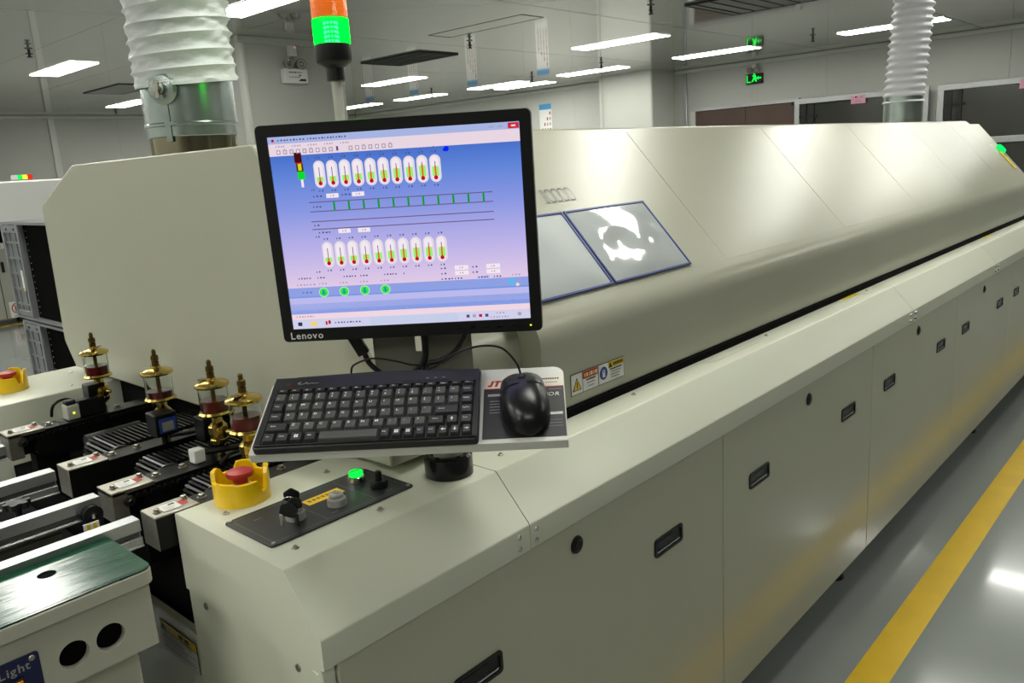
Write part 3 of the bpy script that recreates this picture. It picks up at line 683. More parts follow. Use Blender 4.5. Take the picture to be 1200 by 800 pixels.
def holders():
    """magnetic document pockets on the hood slope"""
    frame = mat('blue_plastic_edge', (46, 60, 128), .35)
    film = mat('clear_wrinkled_film', (184, 190, 190), .10, spec=.8, coat=.5, vary=(3, .02))
    film2 = mat('clear_limp_film', (176, 182, 182), .42, spec=.5, vary=(3, .03))
    paper = mat('grey_back_sheet', (186, 192, 192), .35, spec=.5)
    for k, (x0, x1, t0, t1, lb) in enumerate(((1.472, 1.806, .062, .276, 'blue-edged document pocket with wrinkled clear film, right one of two on the hood'),
                                               (1.132, 1.466, .062, .276, 'blue-edged document pocket partly behind the monitor, left one of two on the hood'))):
        cx, ct = (x0+x1)/2, (t0+t1)/2
        M = mat4(SU, SV, SU.cross(SV), on_slope(cx, ct, .0032))
        t = thing('document_pocket', lb, 'document holder', M=M, group='blue document pockets')
        w, h = (x1-x0)/2, (t1-t0)/2
        MB().box((-w, -h, .0003), (w, h, .0013), paper).build('back_sheet', t, local=True)
        n = 22; vs, fs = [], []
        for j in range(n+1):
            for i in range(n+1):
                u, v = i/n*2-1, j/n*2-1
                e = max(0, 1-abs(u)**4)*max(0, 1-abs(v)**4)
                zz = .0022 + e*.0075 + (.004*e*(math.sin(3.1*u+2.2*v)*math.sin(2.3*v-1.7*u+1)+.35*math.sin(6*u-4*v)+.22*math.sin(9*u+5*v+1)+.15*math.sin(4*u-11*v)) if k == 0 else .0014*e*math.sin(4*u+1.5*v))
                vs.append((u*(w-.004), v*(h-.004), zz))
        for j in range(n):
            for i in range(n): fs.append((j*(n+1)+i, j*(n+1)+i+1, (j+1)*(n+1)+i+1, (j+1)*(n+1)+i))
        MB().add(vs, fs, film if k == 0 else film2).build('film', t, local=True, smooth=80)
        f = MB(); b = .006
        for a in (((-w, -h), (w, -h+b)), ((-w, h-b), (w, h)), ((-w, -h), (-w+b, h)), ((w-b, -h), (w, h))): f.box((a[0][0], a[0][1], .0002), (a[1][0], a[1][1], .0046), frame)
        f.build('edge', t, local=True, bevel=.0012)
        if k == 0:
            p = MB()
            for r in range(9): p.rect((0, 0, .0016), (1, 0, 0), (0, 1, 0), .03-.006*(r % 3), h-.07-r*.009, w-.02-.01*(r % 2), h-.0685-r*.009, GREYP)
            p.build('printed_lines', t, local=True, recalc=False)
holders()
# ------------------------------------------------------------------ operator station
MU, MV, MN = frame_of(-.8978, 1.6177); MC = Vector((.7938, .9487, -.0913+CAM_H))
KU, KV, KN = frame_of(-.8656, .4449); KC = Vector((.6698, .9031, -.3261+CAM_H))
MW, MH, SW, SH = .41, .3322, .3746, .2935
TRAY_N = -.016

def monitor():
    M = mat4(MU, MV, MN, MC)
    t = thing('monitor', 'black square-format computer monitor with a blue process screen', 'monitor', M=M)
    w, h = MW/2, MH/2; sw, sh = SW/2, SH/2; oy = .0015
    body = rounded([(-w, -h), (w, -h), (w, h), (-w, h)], .007, 3)
    MB().prism(body, -.022, -.002, BLACK, axis=2).taper((-.15, -.12, -.05), (.15, .12, -.022), -.02, BLACK).build('housing', t, local=True, smooth=30)
    # bezel: frame around the screen
    inn = rounded([(-sw, oy-sh), (sw, oy-sh), (sw, oy+sh), (-sw, oy+sh)], .0005, 3); n = len(body)
    m = MB().add([(x, y, -.002) for x, y in body]+[(x*.995, y*.995, .0035) for x, y in body]+[(x, y, .0035) for x, y in inn]+[(x, y, .0005) for x, y in inn],
                 [(i, (i+1) % n, n+(i+1) % n, n+i) for i in range(n)]+[(n+i, n+(i+1) % n, 2*n+(i+1) % n, 2*n+i) for i in range(n)]+[(2*n+i, 2*n+(i+1) % n, 3*n+(i+1) % n, 3*n+i) for i in range(n)], BLACK)
    bz = m.build('bezel', t, local=True, smooth=20)
    MB().text('Lenovo', .0155, (-.166, -.1555, .0037), (1, 0, 0), (0, 1, 0), WHITE).build('brand_lettering', bz, local=True, recalc=False)
    for k in range(5): MB().box((.072+.021*k, -.158, .0034), (.080+.021*k, -.1535, .0042), BLACKG).build('button', bz, local=True, bevel=.0006)
    MB().disc((0, 0, .0037), (1, 0, 0), (0, 1, 0), .187, -.1558, .0016, .0016, glow('yellow_green_led', (225, 240, 40), 1.2)).build('power_led', bz, local=True)
    # screen picture: flat, emitted
    Y = lambda v: oy+(v-.5)*SH
    X = lambda u: (u-.5)*SW
    bg = glow_ramp('screen_background', [(Y(0), (226, 216, 236)), (Y(.235), (222, 200, 230)), (Y(.40), (190, 180, 232)), (Y(.62), (138, 152, 226)), (Y(.80), (96, 132, 216)), (Y(.93), (66, 108, 200))])
    sc = MB().rect((0, 0, .0006), (1, 0, 0), (0, 1, 0), X(0), Y(0), X(1), Y(1), bg).build('screen', t, local=True, recalc=False)
    G = lambda nm, c: glow('px_'+nm, c)
    white, cap, dk, grn, org, red = G('white', (242, 232, 240)), G('capsule', (226, 216, 226)), G('ink', (74, 76, 128)), G('green', (150, 240, 120)), G('orange', (232, 96, 30)), G('red', (190, 20, 40))
    bar, tbar, ttl, grey, dgreen, purp = G('toolbar', (232, 214, 226)), G('taskbar', (208, 208, 236)), G('title', (166, 180, 226)), G('icon_grey', (172, 158, 176)), G('dark_green', (20, 150, 50)), G('line', (110, 92, 130))
    band, band2, lav = G('band', (142, 160, 226)), G('band_low', (112, 146, 226)), G('lavender', (188, 186, 236))
    o = MB()
    def R(u0, v0, u1, v1, m, z=.0008): o.rect((0, 0, z), (1, 0, 0), (0, 1, 0), X(u0), Y(v0), X(u1), Y(v1), m)
    def D(u, v, ru, m, z=.0010, rv=None): o.disc((0, 0, z), (1, 0, 0), (0, 1, 0), X(u), Y(v), ru*SW, (rv or ru)*SW, m)
    def words(u, v, n, ch, m=dk, z=.0012, step=None):      # illegible small writing: one block per character
        for k in range(n):
            w = ch*(.55+.35*((k*7) % 3)/2); R(u+k*(step or ch*1.15), v-.0038, u+k*(step or ch*1.15)+w*.8, v+.0046*(1 if k % 2 else .7), m, z)
    R(0, .965, 1, 1, ttl); R(0, .905, 1, .965, bar); R(.955, .968, .998, .996, G('close_red', (206, 44, 60)), .001)
    R(.968, .978, .985, .985, white, .0012)
    for k in range(2): R(.88+.035*k, .978, .90+.035*k, .984, grey, .001)
    D(.02, .982, .006, red); words(.04, .982, 9, .011); words(.16, .982, 14, .010, dk)
    for k in range(5): words(.03+.065*k, .952, 4, .009, grey)
    for k in range(18):
        if k in (9, 10): continue
        u = .03+.0265*k; R(u, .913, u+.016, .935, grey, .001); R(u+.004, .918, u+.012, .930, bar if k % 3 else white, .0012)
        if k % 4 == 1: R(u+.006, .935, u+.010, .940, grey, .0012)
    R(.272, .915, .280, .937, dk, .0012)
    # light tower symbol
    R(.098, .868, .128, .918, G('maroon', (70, 14, 18)), .001); R(.100, .862, .128, .869, red, .0012); R(.102, .822, .130, .863, G('olive', (70, 60, 10)), .001); R(.109, .828, .123, .862, G('amber', (226, 206, 30)), .0012)
    R(.104, .783, .133, .823, G('signal_green', (10, 220, 50)), .0012); R(.114, .744, .124, .783, white, .0012)
    # two rows of gauges
    def capsule(u, v, lvl):
        hw, hh = .0225, .0685
        pts = []
        for k in range(17): a = math.pi*k/16; pts.append((X(u)+hw*SW*math.cos(a), Y(v+hh)-hw*SW+hw*SW*math.sin(a)))
        for k in range(17): a = math.pi+math.pi*k/16; pts.append((X(u)+hw*SW*math.cos(a), Y(v-hh)+hw*SW+hw*SW*math.sin(a)))
        o.quad([(x, y, .0009) for x, y in pts], cap)
        o.quad([(X(u)+(x-X(u))*.7-.0006, Y(v)+(y-Y(v))*.88, .0011) for x, y in pts], white)
        R(u-.0135, v-.038, u+.0135, v-.038+.02+.035*lvl, grn, .0013)
        R(u-.0016, v-.03, u+.0016, v+.035, purp, .0014); R(u-.0034, v-.042, u+.0034, v-.022+.045*lvl, org, .0015)
        D(u, v-.045, .0085, red, .0016)
        words(u-.010, v+.083, 2, .010, dk); words(u-.010, v-.083, 2, .010, dk)
    lv = [.12, .18, .25, .35, .5, .62, .8, .9, 1.0, .8]
    for k in range(10): capsule(.1928+.0518*k, .8035-.0006*k, lv[k]); words(.19+.0518*k, .905 if k > 8 else .9-.0005*k, 1, .006)
    for k in range(10): capsule(.1868+.0522*k, .391, [.1, .14, .2, .3, .45, .6, .75, .85, .85, .75][k])
    words(.152, .886, 1, .008); words(.150, .727, 2, .008); words(.145, .487, 2, .009); words(.13, .303, 2, .009)
    for v in (.665, .617, .566, .526): R(.135, v-.0025, .878, v+.0025, purp)
    for k in range(11): u = .2365+.0605*k; R(u-.004, .617, u+.004, .665, dgreen, .001)
    for u, v in ((.234, .6935), (.339, .6945), (.266, .511), (.347, .51)): R(u-.025, v-.011, u+.025, v+.011, white, .001); words(u-.008, v, 2, .009, grey)
    words(.155, .694, 3, .012); words(.272, .695, 3, .012); words(.15, .641, 3, .011); words(.145, .546, 2, .012); words(.16, .508, 4, .012)
    for u, n in ((.05, 5), (.13, 3), (.24, 5), (.31, 3), (.41, 5), (.49, 1)): words(u, .272, n, .010)
    R(0, .168, 1, .222, band); R(0, .168, 1, .176, band2); R(0, .080, 1, .168, lav); R(0, .080, 1, .135, band); R(0, .080, 1, .103, band2)
    R(0, .05, 1, .080, G('pink_strip', (240, 214, 226))); R(0, 0, 1, .05, tbar)
    words(.06, .196, 3, .013, G('muted', (96, 110, 170))); words(.04, .238, 6, .012, grey)
    for k in range(4):
        u = .149+.0865*k; D(u, .193, .0205, G('ring', (190, 240, 180))); D(u, .193, .0175, G('button_green', (60, 226, 80)), .0012)
        R(u-.005, .180, u+.004, .206, G('teal', (20, 160, 150)), .0014); R(u-.009, .186, u+.009, .191, G('teal', (0, 0, 0)), .0015); words(u-.016, .24, 3, .011, grey)
    for u in (.7305, .86):
        for v in (.287, .259): R(u-.028, v-.011, u+.028, v+.011, white, .001); words(u-.008, v, 2, .008, grey); words(u-.085, v, 2, .012)
    words(.645, .231, 4, .012); words(.70, .231, 3, .010); R(.79, .221, .845, .241, white, .001); R(.791, .222, .844, .240, lav, .0011); words(.797, .231, 4, .010); words(.86, .231, 3, .010); words(.935, .235, 3, .011, grey)
    D(.935, .197, .017, G('globe', (120, 170, 236))); D(.930, .201, .008, G('globe_light', (60, 200, 220)), .0012); D(.955, .183, .007, G('peach', (250, 220, 190)), .0012)
    D(.708, .8905, .0105, G('pure_blue', (10, 36, 240))); D(.7, .886, .006, G('pure_blue', (0, 0, 0)), .0011)
    words(.02, .066, 7, .010, grey)
    R(.022, .016, .040, .036, G('dark_icon', (50, 50, 80)), .001); R(.075, .016, .105, .036, G('folder', (244, 210, 110)), .001); R(.14, .016, .148, .036, red, .001); R(.152, .02, .162, .04, red, .001)
    words(.18, .026, 9, .011, dk); R(.33, .006, .70, .044, G('taskbar_tile', (196, 206, 232)), .001)
    for k, c in enumerate((dk, grey, red, dk)): R(.735+.026*k, .018, .748+.026*k, .034, c, .001)
    words(.86, .036, 3, .011, grey); words(.835, .014, 7, .010, grey); D(.955, .026, .008, grey)
    o.build('screen_picture', t, local=True, recalc=False)
    # plate and neck behind, with a slot
    p = MB(); zb = -.05
    for a in (((-.0765, -.27), (-.007, -.10)), ((.006, -.27), (.086, -.10)), ((-.007, -.27), (.006, -.205)), ((-.007, -.178), (.006, -.10))):
        p.box((a[0][0], a[0][1], zb-.003), (a[1][0], a[1][1], zb), mat('grey_mount_plate', (112, 110, 98), .45))
    p.build('mount_plate', t, local=True)
monitor()

def station():
    # post
    px, py = .882, .985
    t = thing('support_post', 'light grey steel post in a black clamp ring carrying monitor and tray', 'post', (px, py, .96))
    MB().lathe([(.030, 0), (.042, 0), (.042, .034), (.038, .038), (.030, .038)], (px, py, .9605), BLACKG, 40, closed=True).build('clamp_ring', t, smooth=35)
    m = MB()
    for k in range(6):
        a = k*math.pi/3+.3; m.cyl((px+.035*math.cos(a), py+.035*math.sin(a), .9975), (px+.035*math.cos(a), py+.035*math.sin(a), .9995), .0035, .0035, VOID, 8)
    m.build('ring_screws', t)
    MB().lathe([(.026, 0), (.026, .36), (.024, .362), (.001, .362)], (px, py, .962), LGREY, 32).build('tube', t, smooth=35)
    c = Vector((px, py, 1.135)); q = KC + KN*(TRAY_N-.02) + KU*.055 + KV*.02
    d = (q-c); ang = math.atan2(d.y, d.x)
    MB().box((0, -.03, -.02), (d.to_2d().length, .03, .008), LGREY, M=Matrix.Translation((px, py, q.z-.012)) @ Matrix.Rotation(ang, 4, 'Z')).build('tray_arm', t, bevel=.003)
    b = MC + MN*(-.053) + MV*(-.06); d = Vector((b.x-px, b.y-py)); ang = math.atan2(d.y, d.x)
    MB().box((0, -.04, -.04), (d.length-.014, .04, .04), LGREY, M=Matrix.Translation((px, py, 1.28)) @ Matrix.Rotation(ang, 4, 'Z')).build('monitor_arm', t, bevel=.003)
    # tray
    M = mat4(KU, KV, KN, KC + KN*TRAY_N)
    t = thing('keyboard_tray', 'tilted pale grey metal tray under keyboard and mouse', 'tray', M=M)
    tm = mat('tray_paint', (212, 212, 204), .4, vary=(8, .02))
    x0, x1, y0, y1 = -.164, .278, -.072, .0835
    MB().prism(rounded([(x0, y0), (x1, y0), (x1, y1), (x0, y1)], [.004, .004, .016, .016], 5), -.0025, -.0003, tm, axis=2).build('plate', t, local=True, bevel=.0006)
    MB().box((x0, y0-.001, -.0155), (x1, y0+.002, -.0004), tm).build('front_lip', t, local=True, bevel=.001)
    MB().box((x0, y0, -.0155), (x0+.002, y1-.016, -.0026), tm).box((x1-.002, y0, -.0155), (x1, y1-.016, -.0026), tm).box((x0+.016, y1-.002, -.0155), (x1-.016, y1, -.0026), tm).build('side_lip', t, local=True)
    # sticker
    s = MB(); z = .0002; U, V = (1, 0, 0), (0, 1, 0)
    s.rect((0, 0, z), U, V, .160, -.065, .2765, .0605, BLKP)
    s.rect((0, 0, z+.0002), U, V, .160, .0378, .2765, .0605, mat('cream_print', (226, 216, 200), .45)).rect((0, 0, z+.0003), U, V, .160, .0370, .2765, .0390, REDP)
    for q in ([(.1648, .0425), (.1712, .0425), (.1752, .0556), (.1712, .0556), (.1686, .0464), (.1658, .0464)], [(.1752, .0425), (.1792, .0425), (.1818, .052), (.1846, .052), (.1856, .0556), (.1764, .0556), (.1753, .052), (.1780, .052)]): s.quad([(a, b, z+.0004) for a, b in q], REDP)
    for k in range(4): s.rect((0, 0, z+.0004), U, V, .187+.0058*k, .0455, .1918+.0058*k, .0515, BLKP)
    for k in range(18): s.rect((0, 0, z+.0004), U, V, .210+.0034*k, .0538, .2126+.0034*k, .0570, BLKP)
    s.rect((0, 0, z+.0004), U, V, .232, .0468, .248, .0478, BLKP).rect((0, 0, z+.0004), U, V, .250, .0468, .268, .0478, BLKP)
    s.text('SUPERIOR', .0108, (.242, .0215, z+.0004), U, V, WHITE, slant=.2, wide=1.05)
    s.rect((0, 0, z+.0004), U, V, .166, .0215, .185, .0265, GREYP); s.rect((0, 0, z+.0004), U, V, .253, -.022, .273, -.0165, WHITE)
    for k in range(5): s.rect((0, 0, z+.0004), U, V, .169, .0105-.006*k, .184, .0115-.006*k, GREYP)
    for k in range(3): s.rect((0, 0, z+.0004), U, V, .253, -.033-.006*k, .272, -.0322-.006*k, GREYP)
    s.rect((0, 0, z+.0004), U, V, .255, .0315, .274, .0325, GREYP)
    s.build('sticker', t, local=True, recalc=False)
    # keyboard
    M = mat4(KU, KV, KN, KC)
    kb = thing('keyboard', 'compact black keyboard lying on the tilted tray', 'keyboard', M=M)
    cs = mat('keyboard_case', (34, 34, 35), .36); kd = mat('dark_keycap', (46, 46, 46), .45); kl = mat('grey_keycap', (80, 80, 77), .45); lg = mat('legend_print', (235, 235, 230), .5)
    top = [(-.156, -.075), (.156, -.075), (.156, .072), (.12, .0752), (0, .0795), (-.12, .0752), (-.156, .070)]
    MB().prism(rounded(top, [.006, .006, .006, .0, .0, .0, .006], 4), -.0155, -.0035, cs, axis=2).build('case', kb, local=True, bevel=.002)
    gx0, gx1, gy0, gy1 = -.1438, .1482, -.0697, .0421
    f = MB()
    for a in (((-.153, -.072), (.153, gy0-.001)), ((-.153, gy1+.001), (.153, .069)), ((-.153, gy0-.001), (gx0-.001, gy1+.001)), ((gx1+.001, gy0-.001), (.153, gy1+.001))): f.box((a[0][0], a[0][1], -.0036), (a[1][0], a[1][1], .0), cs)
    f.build('rim', kb, local=True, bevel=.0015)
    pt = (gx1-gx0)/15; rh = (gy1-gy0-.0125)/5
    rows = [(gy1-.0115, .0108, [(w*15/16, s, 'd') for w, s in [(1, c) for c in ('Esc F1 F2 F3 F4 F5 F6 F7 F8 F9 F10 F11 F12 Num Prt Pau').split()]])]
    n1 = [(1, c, 'l') for c in '~1234567890-='] + [(1, 'Bk', 'l'), (1, 'Home', 'd')]
    n2 = [(1, 'Tab', 'd')] + [(1, c, 'l') for c in 'QWERTYUIOP[]'] + [(1, '\\', 'l'), (1, 'PgUp', 'd')]
    n3 = [(1.1, 'Caps', 'd')] + [(1, c, 'l') for c in "ASDFGHJKL;'"] + [(1.9, 'Enter', 'd'), (1, 'PgDn', 'd')]
    n4 = [(1.7, 'Shift', 'd')] + [(1, c, 'l') for c in 'ZXCVBNM,./'] + [(1.3, 'Shift', 'd'), (1, '^', 'd'), (1, 'End', 'd')]
    n5 = [(1, 'Fn', 'd'), (1, 'Ctrl', 'd'), (1, 'Win', 'd'), (1, 'Alt', 'd'), (4.4, '', 'l')] + [(.825, c, 'd') for c in ('Alt', 'Win', 'Menu', 'Ins', 'Del', '<', 'v', '>')]
    for k, r in enumerate((n1, n2, n3, n4, n5)): rows.append((gy1-.0125-rh*(k+1), rh, r))
    for ri, (y, hh, ks) in enumerate(rows):
        x = gx0
        for w, s, kind in ks:
            ww = w*pt; g = .0009; hz = .0035 if ri == 0 else .0055 - .0004*ri
            key = MB().taper((x+g, y+g, -.0035), (x+ww-g, y+hh-g, hz), .0022, kl if kind == 'l' else kd).build('key', kb, local=True, bevel=.0006)
            if s:
                m = MB(); cx, cy, z = x+ww/2, y+hh/2, hz+.00015
                if s in ('Win', 'Menu'):
                    for i in range(2):
                        for j in range(2): m.rect((0, 0, z), U, V, cx-.0028+.003*i, cy-.0025+.003*j, cx-.0003+.003*i, cy+.0002+.003*j, lg)
                elif s in '^v<>': 
                    d = {'^': (0, 1), 'v': (0, -1), '<': (-1, 0), '>': (1, 0)}[s]; q = (-d[1], d[0])
                    m.quad([(cx+d[0]*a+q[0]*b, cy+d[1]*a+q[1]*b, z) for a, b in ((.0035, 0), (0, .0025), (0, .0007), (-.0035, .0007), (-.0035, -.0007), (0, -.0007), (0, -.0025))], lg)
                elif len(s) == 1 and (s.isalpha() or s in '[];\',./\\'): m.text(s, .0056, (cx-.0022, cy+.0028, z), U, V, lg, wide=1.2)
                elif len(s) == 1:
                    m.text(s, .0048, (cx-.0022, cy-.002, z), U, V, lg, wide=1.2)
                    up = dict(zip('1234567890-=~', '!@#$%^&*()_+`')).get(s)
                    if up: m.text(up, .0044, (cx-.0022, cy+.0035, z), U, V, lg, wide=1.2)
                else: m.text(s, .0034 if ri else .0032, (cx-.001 if ww < .025 else x+.012, cy+(.001 if ri else 0), z), U, V, lg, wide=1.1)
                m.build('legend', key, local=True, recalc=False)
            x += ww
    m = MB(); m.tube([(-.118, .0545, .0002), (-.113, .0575, .0002), (-.116, .0525, .0002), (-.108, .0535, .0002), (-.104, .057, .0002), (-.103, .053, .0002), (-.098, .0545, .0002), (-.092, .0535, .0002), (-.086, .0545, .0002)], .0005, GREYP, 5)
    m.disc((0, 0, .0003), U, V, -.1305, .0535, .004, .003, mat('dim_red_print', (96, 30, 30), .5)); m.build('maker_mark', kb, local=True, recalc=False)
    for k in range(3): MB().box((.075+.012*k, .052, -.0002), (.079+.012*k, .0535, .0003), GREYB).build('indicator', kb, local=True)
    MB().box((.04, .0465, -.0003), (.11, .0475, .0003), BLACKG).build('groove', kb, local=True)
    # mouse
    M = mat4(KU, KV, KN, KC + KN*TRAY_N) @ Matrix.Translation((.221, -.0075, .0006)) @ Matrix.Rotation(math.radians(7), 4, 'Z')
    mo = thing('mouse', 'black wired computer mouse lying on the printed sticker', 'mouse', M=M)
    nl, na = 18, 20
    def section(s):        # half width and height along the mouse, palm end rounded
        if s < 0: return .0340*max(1e-3, 1-abs(s)**2.5)**.42*(1-.06*abs(s)), .036*max(1e-3, 1-abs(s)**2.6)**.5
        return .0340*(1-.10*s*s)*(1-.22*s**12), .036*(1-.56*s**1.7)
    L_, vs, fs = .058, [], []
    for i in range(nl+1):
        s = -1+2*i/nl; y = s*L_
        wd, ht = section(s)
        for j in range(na+1):
            a = math.pi*j/na; cx = math.copysign(abs(math.cos(a))**.8, math.cos(a))
            vs.append((wd*cx, y, max(.0, ht*math.sin(a)**.75)+.0015))
    for i in range(nl):
        for j in range(na): fs.append((i*(na+1)+j, i*(na+1)+j+1, (i+1)*(na+1)+j+1, (i+1)*(na+1)+j))
    fs += [tuple(range(na, -1, -1)), tuple(nl*(na+1)+j for j in range(na+1))]
    MB().add(vs, fs, mat('soft_black_plastic', (20, 20, 21), .3)).build('shell', mo, local=True, smooth=70)
    for sx in (-1, 1):
        b, q = [], []
        for i in range(9):
            s = .30+.68*i/8; y = s*L_; wd, ht = section(s)
            for j in range(7):
                a = math.pi/2+(-sx)*(.10+j*.17); cx = math.copysign(abs(math.cos(a))**.8, math.cos(a)); b.append((wd*cx*1.01, y, ht*math.sin(a)**.75+.0026))
        for i in range(8):
            for j in range(6): q.append((i*7+j, i*7+j+1, (i+1)*7+j+1, (i+1)*7+j))
        MB().add(b, q, mat('satin_black_plastic', (28, 28, 29), .36)).build('button', mo, local=True, smooth=70)
    MB().cyl((-.0035, .036, .0235), (.0035, .036, .0235), .0085, .0085, BLACK, 16).build('wheel', mo, local=True, smooth=40)
    # cables
    T = lambda x, y, z: KC + KN*(TRAY_N+z) + KU*x + KV*y
    def cable(name, pts, r, label, m=BLACK): return tag(MB().tube(pts, r, m, 8, 6).build(name, smooth=60), label, 'cable')
    cable('mouse_cable', [T(.2145, .0545, .009), T(.2140, .060, .011), T(.208, .070, .024), T(.188, .082, .042), T(.158, .084, .046), T(.125, .086, .036), T(.10, .090, .016), T(.085, .105, -.004), T(.06, .12, -.03), T(.04, .13, -.07)], .0017, 'thin black mouse cable arching over the back of the tray')
    cable('keyboard_cable', [T(-.045, .088, .002), T(-.04, .094, .014), T(-.01, .098, .022), T(.025, .098, .014), T(.045, .10, .004), T(.06, .11, -.01), T(.06, .12, -.06)], .0015, 'thin black keyboard cable looping behind the keyboard')
    Q = lambda u, v, n=-.03: MC + MU*u + MV*v + MN*n
    t = thing('monitor_plug', 'black monitor plug and cable hanging below the monitor, left of the mount plate', 'cable', Q(-.095, -.17))
    MB().box((-.0095, -.024, -.006), (.0095, .016, .006), BLACK, M=mat4(MU, MV, MN, Q(-.098, -.178)) @ Matrix.Rotation(.45, 4, 'Z')).build('plug', t, bevel=.002)
    MB().tube([Q(-.087, -.20), Q(-.082, -.214), Q(-.070, -.228), Q(-.055, -.24), Q(-.03, -.25, -.05)], .0045, BLACK, 8, 5).build('lead', t, smooth=60)
    cable('power_cable', [Q(.012, -.155), Q(.013, -.19), Q(.010, -.212), Q(-.004, -.23), Q(-.02, -.245, -.045)], .0055, 'thick black power cable hanging in front of the mount plate')
    cable('video_cable', [Q(.085, -.150), Q(.078, -.178), Q(.058, -.204), Q(.034, -.217), Q(.016, -.22), Q(.006, -.238, -.04)], .0042, 'curved black cable from the monitor to the middle of the mount plate')
station()

def tower():
    px, py = 1.08, 1.46; z0 = 1.541
    t = thing('light_tower', 'signal light tower with lit green lens under an orange lens, behind the monitor', 'signal light', (px, py, z0))
    MB().cyl((px, py, z0), (px, py, 1.68), .011, .011, LGREY, 20).lathe([(.03, 0), (.03, .006), (.012, .008)], (px, py, z0), LGREY, 20).build('pole', t, smooth=40)
    MB().lathe([(.0175, 0), (.0195, .001), (.0195, .026), (.026, .030), (.036, .038), (.0375, .042), (.0375, .072), (.036, .074), (.001, .074)], (px, py, 1.668), BLACK, 40).build('base', t, smooth=35)
    def lens(name, z, h, m):
        pr = []
        nr = 14
        for k in range(nr):
            a = z+h*k/nr; pr += [(.0368, a), (.0375, a+h*.3/nr), (.0375, a+h*.7/nr)]
        pr += [(.0368, z+h), (.03, z+h), (.03, z)]
        return MB().lathe(pr, (px, py, 0), m, 56, closed=True).build(name, t)
    gm = bpy.data.materials.new('lit_green_lens'); gm.use_nodes = True
    nt = gm.node_tree; nt.nodes.clear(); N = nt.nodes.new
    tr = N('ShaderNodeBsdfTransparent'); tr.inputs[0].default_value = (.25, 1, .45, 1); em = N('ShaderNodeEmission'); em.inputs[0].default_value = (0, .85, .012, 1); em.inputs[1].default_value = 9
    mx = N('ShaderNodeMixShader'); mx.inputs[0].default_value = .62; out = N('ShaderNodeOutputMaterial')
    nt.links.new(tr.outputs[0], mx.inputs[1]); nt.links.new(em.outputs[0], mx.inputs[2]); nt.links.new(mx.outputs[0], out.inputs[0])
    zg = 1.742
    lens('green_lens', zg, .049, gm)
    led = glow('led_chips', (190, 255, 225), 22); L = MB()
    d = Vector((px, py)).normalized(); s = Vector((-d.y, d.x))
    core = MB().cyl((px, py, zg), (px, py, zg+.048), .012, .012, mat('green_board', (20, 120, 60), .5, emit=((10, 230, 60), 1.0)), 12).build('lamp_core', t)
    for k in range(5):
        for q in range(12):
            a = 2*math.pi*q/12; c = Vector((px+.0135*math.cos(a), py+.0135*math.sin(a), zg+.006+.009*k))
            L.cyl(c-Vector((0, 0, .0022)), c+Vector((0, 0, .0022)), .0022, .0022, led, 6)
    L.build('led_chips', core)
    om = mat('orange_lens', (232, 116, 20), .18, emit=((226, 96, 8), .4), coat=.5)
    lens('orange_lens', zg+.051, .049, om); lens('red_lens', zg+.102, .049, mat('red_lens', (170, 20, 14), .18, emit=((150, 10, 6), .25), coat=.5))
    MB().lathe([(.0375, zg+.152), (.0375, zg+.158), (.034, zg+.162), (.001, zg+.163)], (px, py, 0), BLACK, 32).build('cap', t, smooth=35)
    MB().cyl((px, py, zg+.049), (px, py, zg+.051), .036, .036, mat('amber_ring', (190, 130, 20), .3), 40).build('divider', t)
tower()

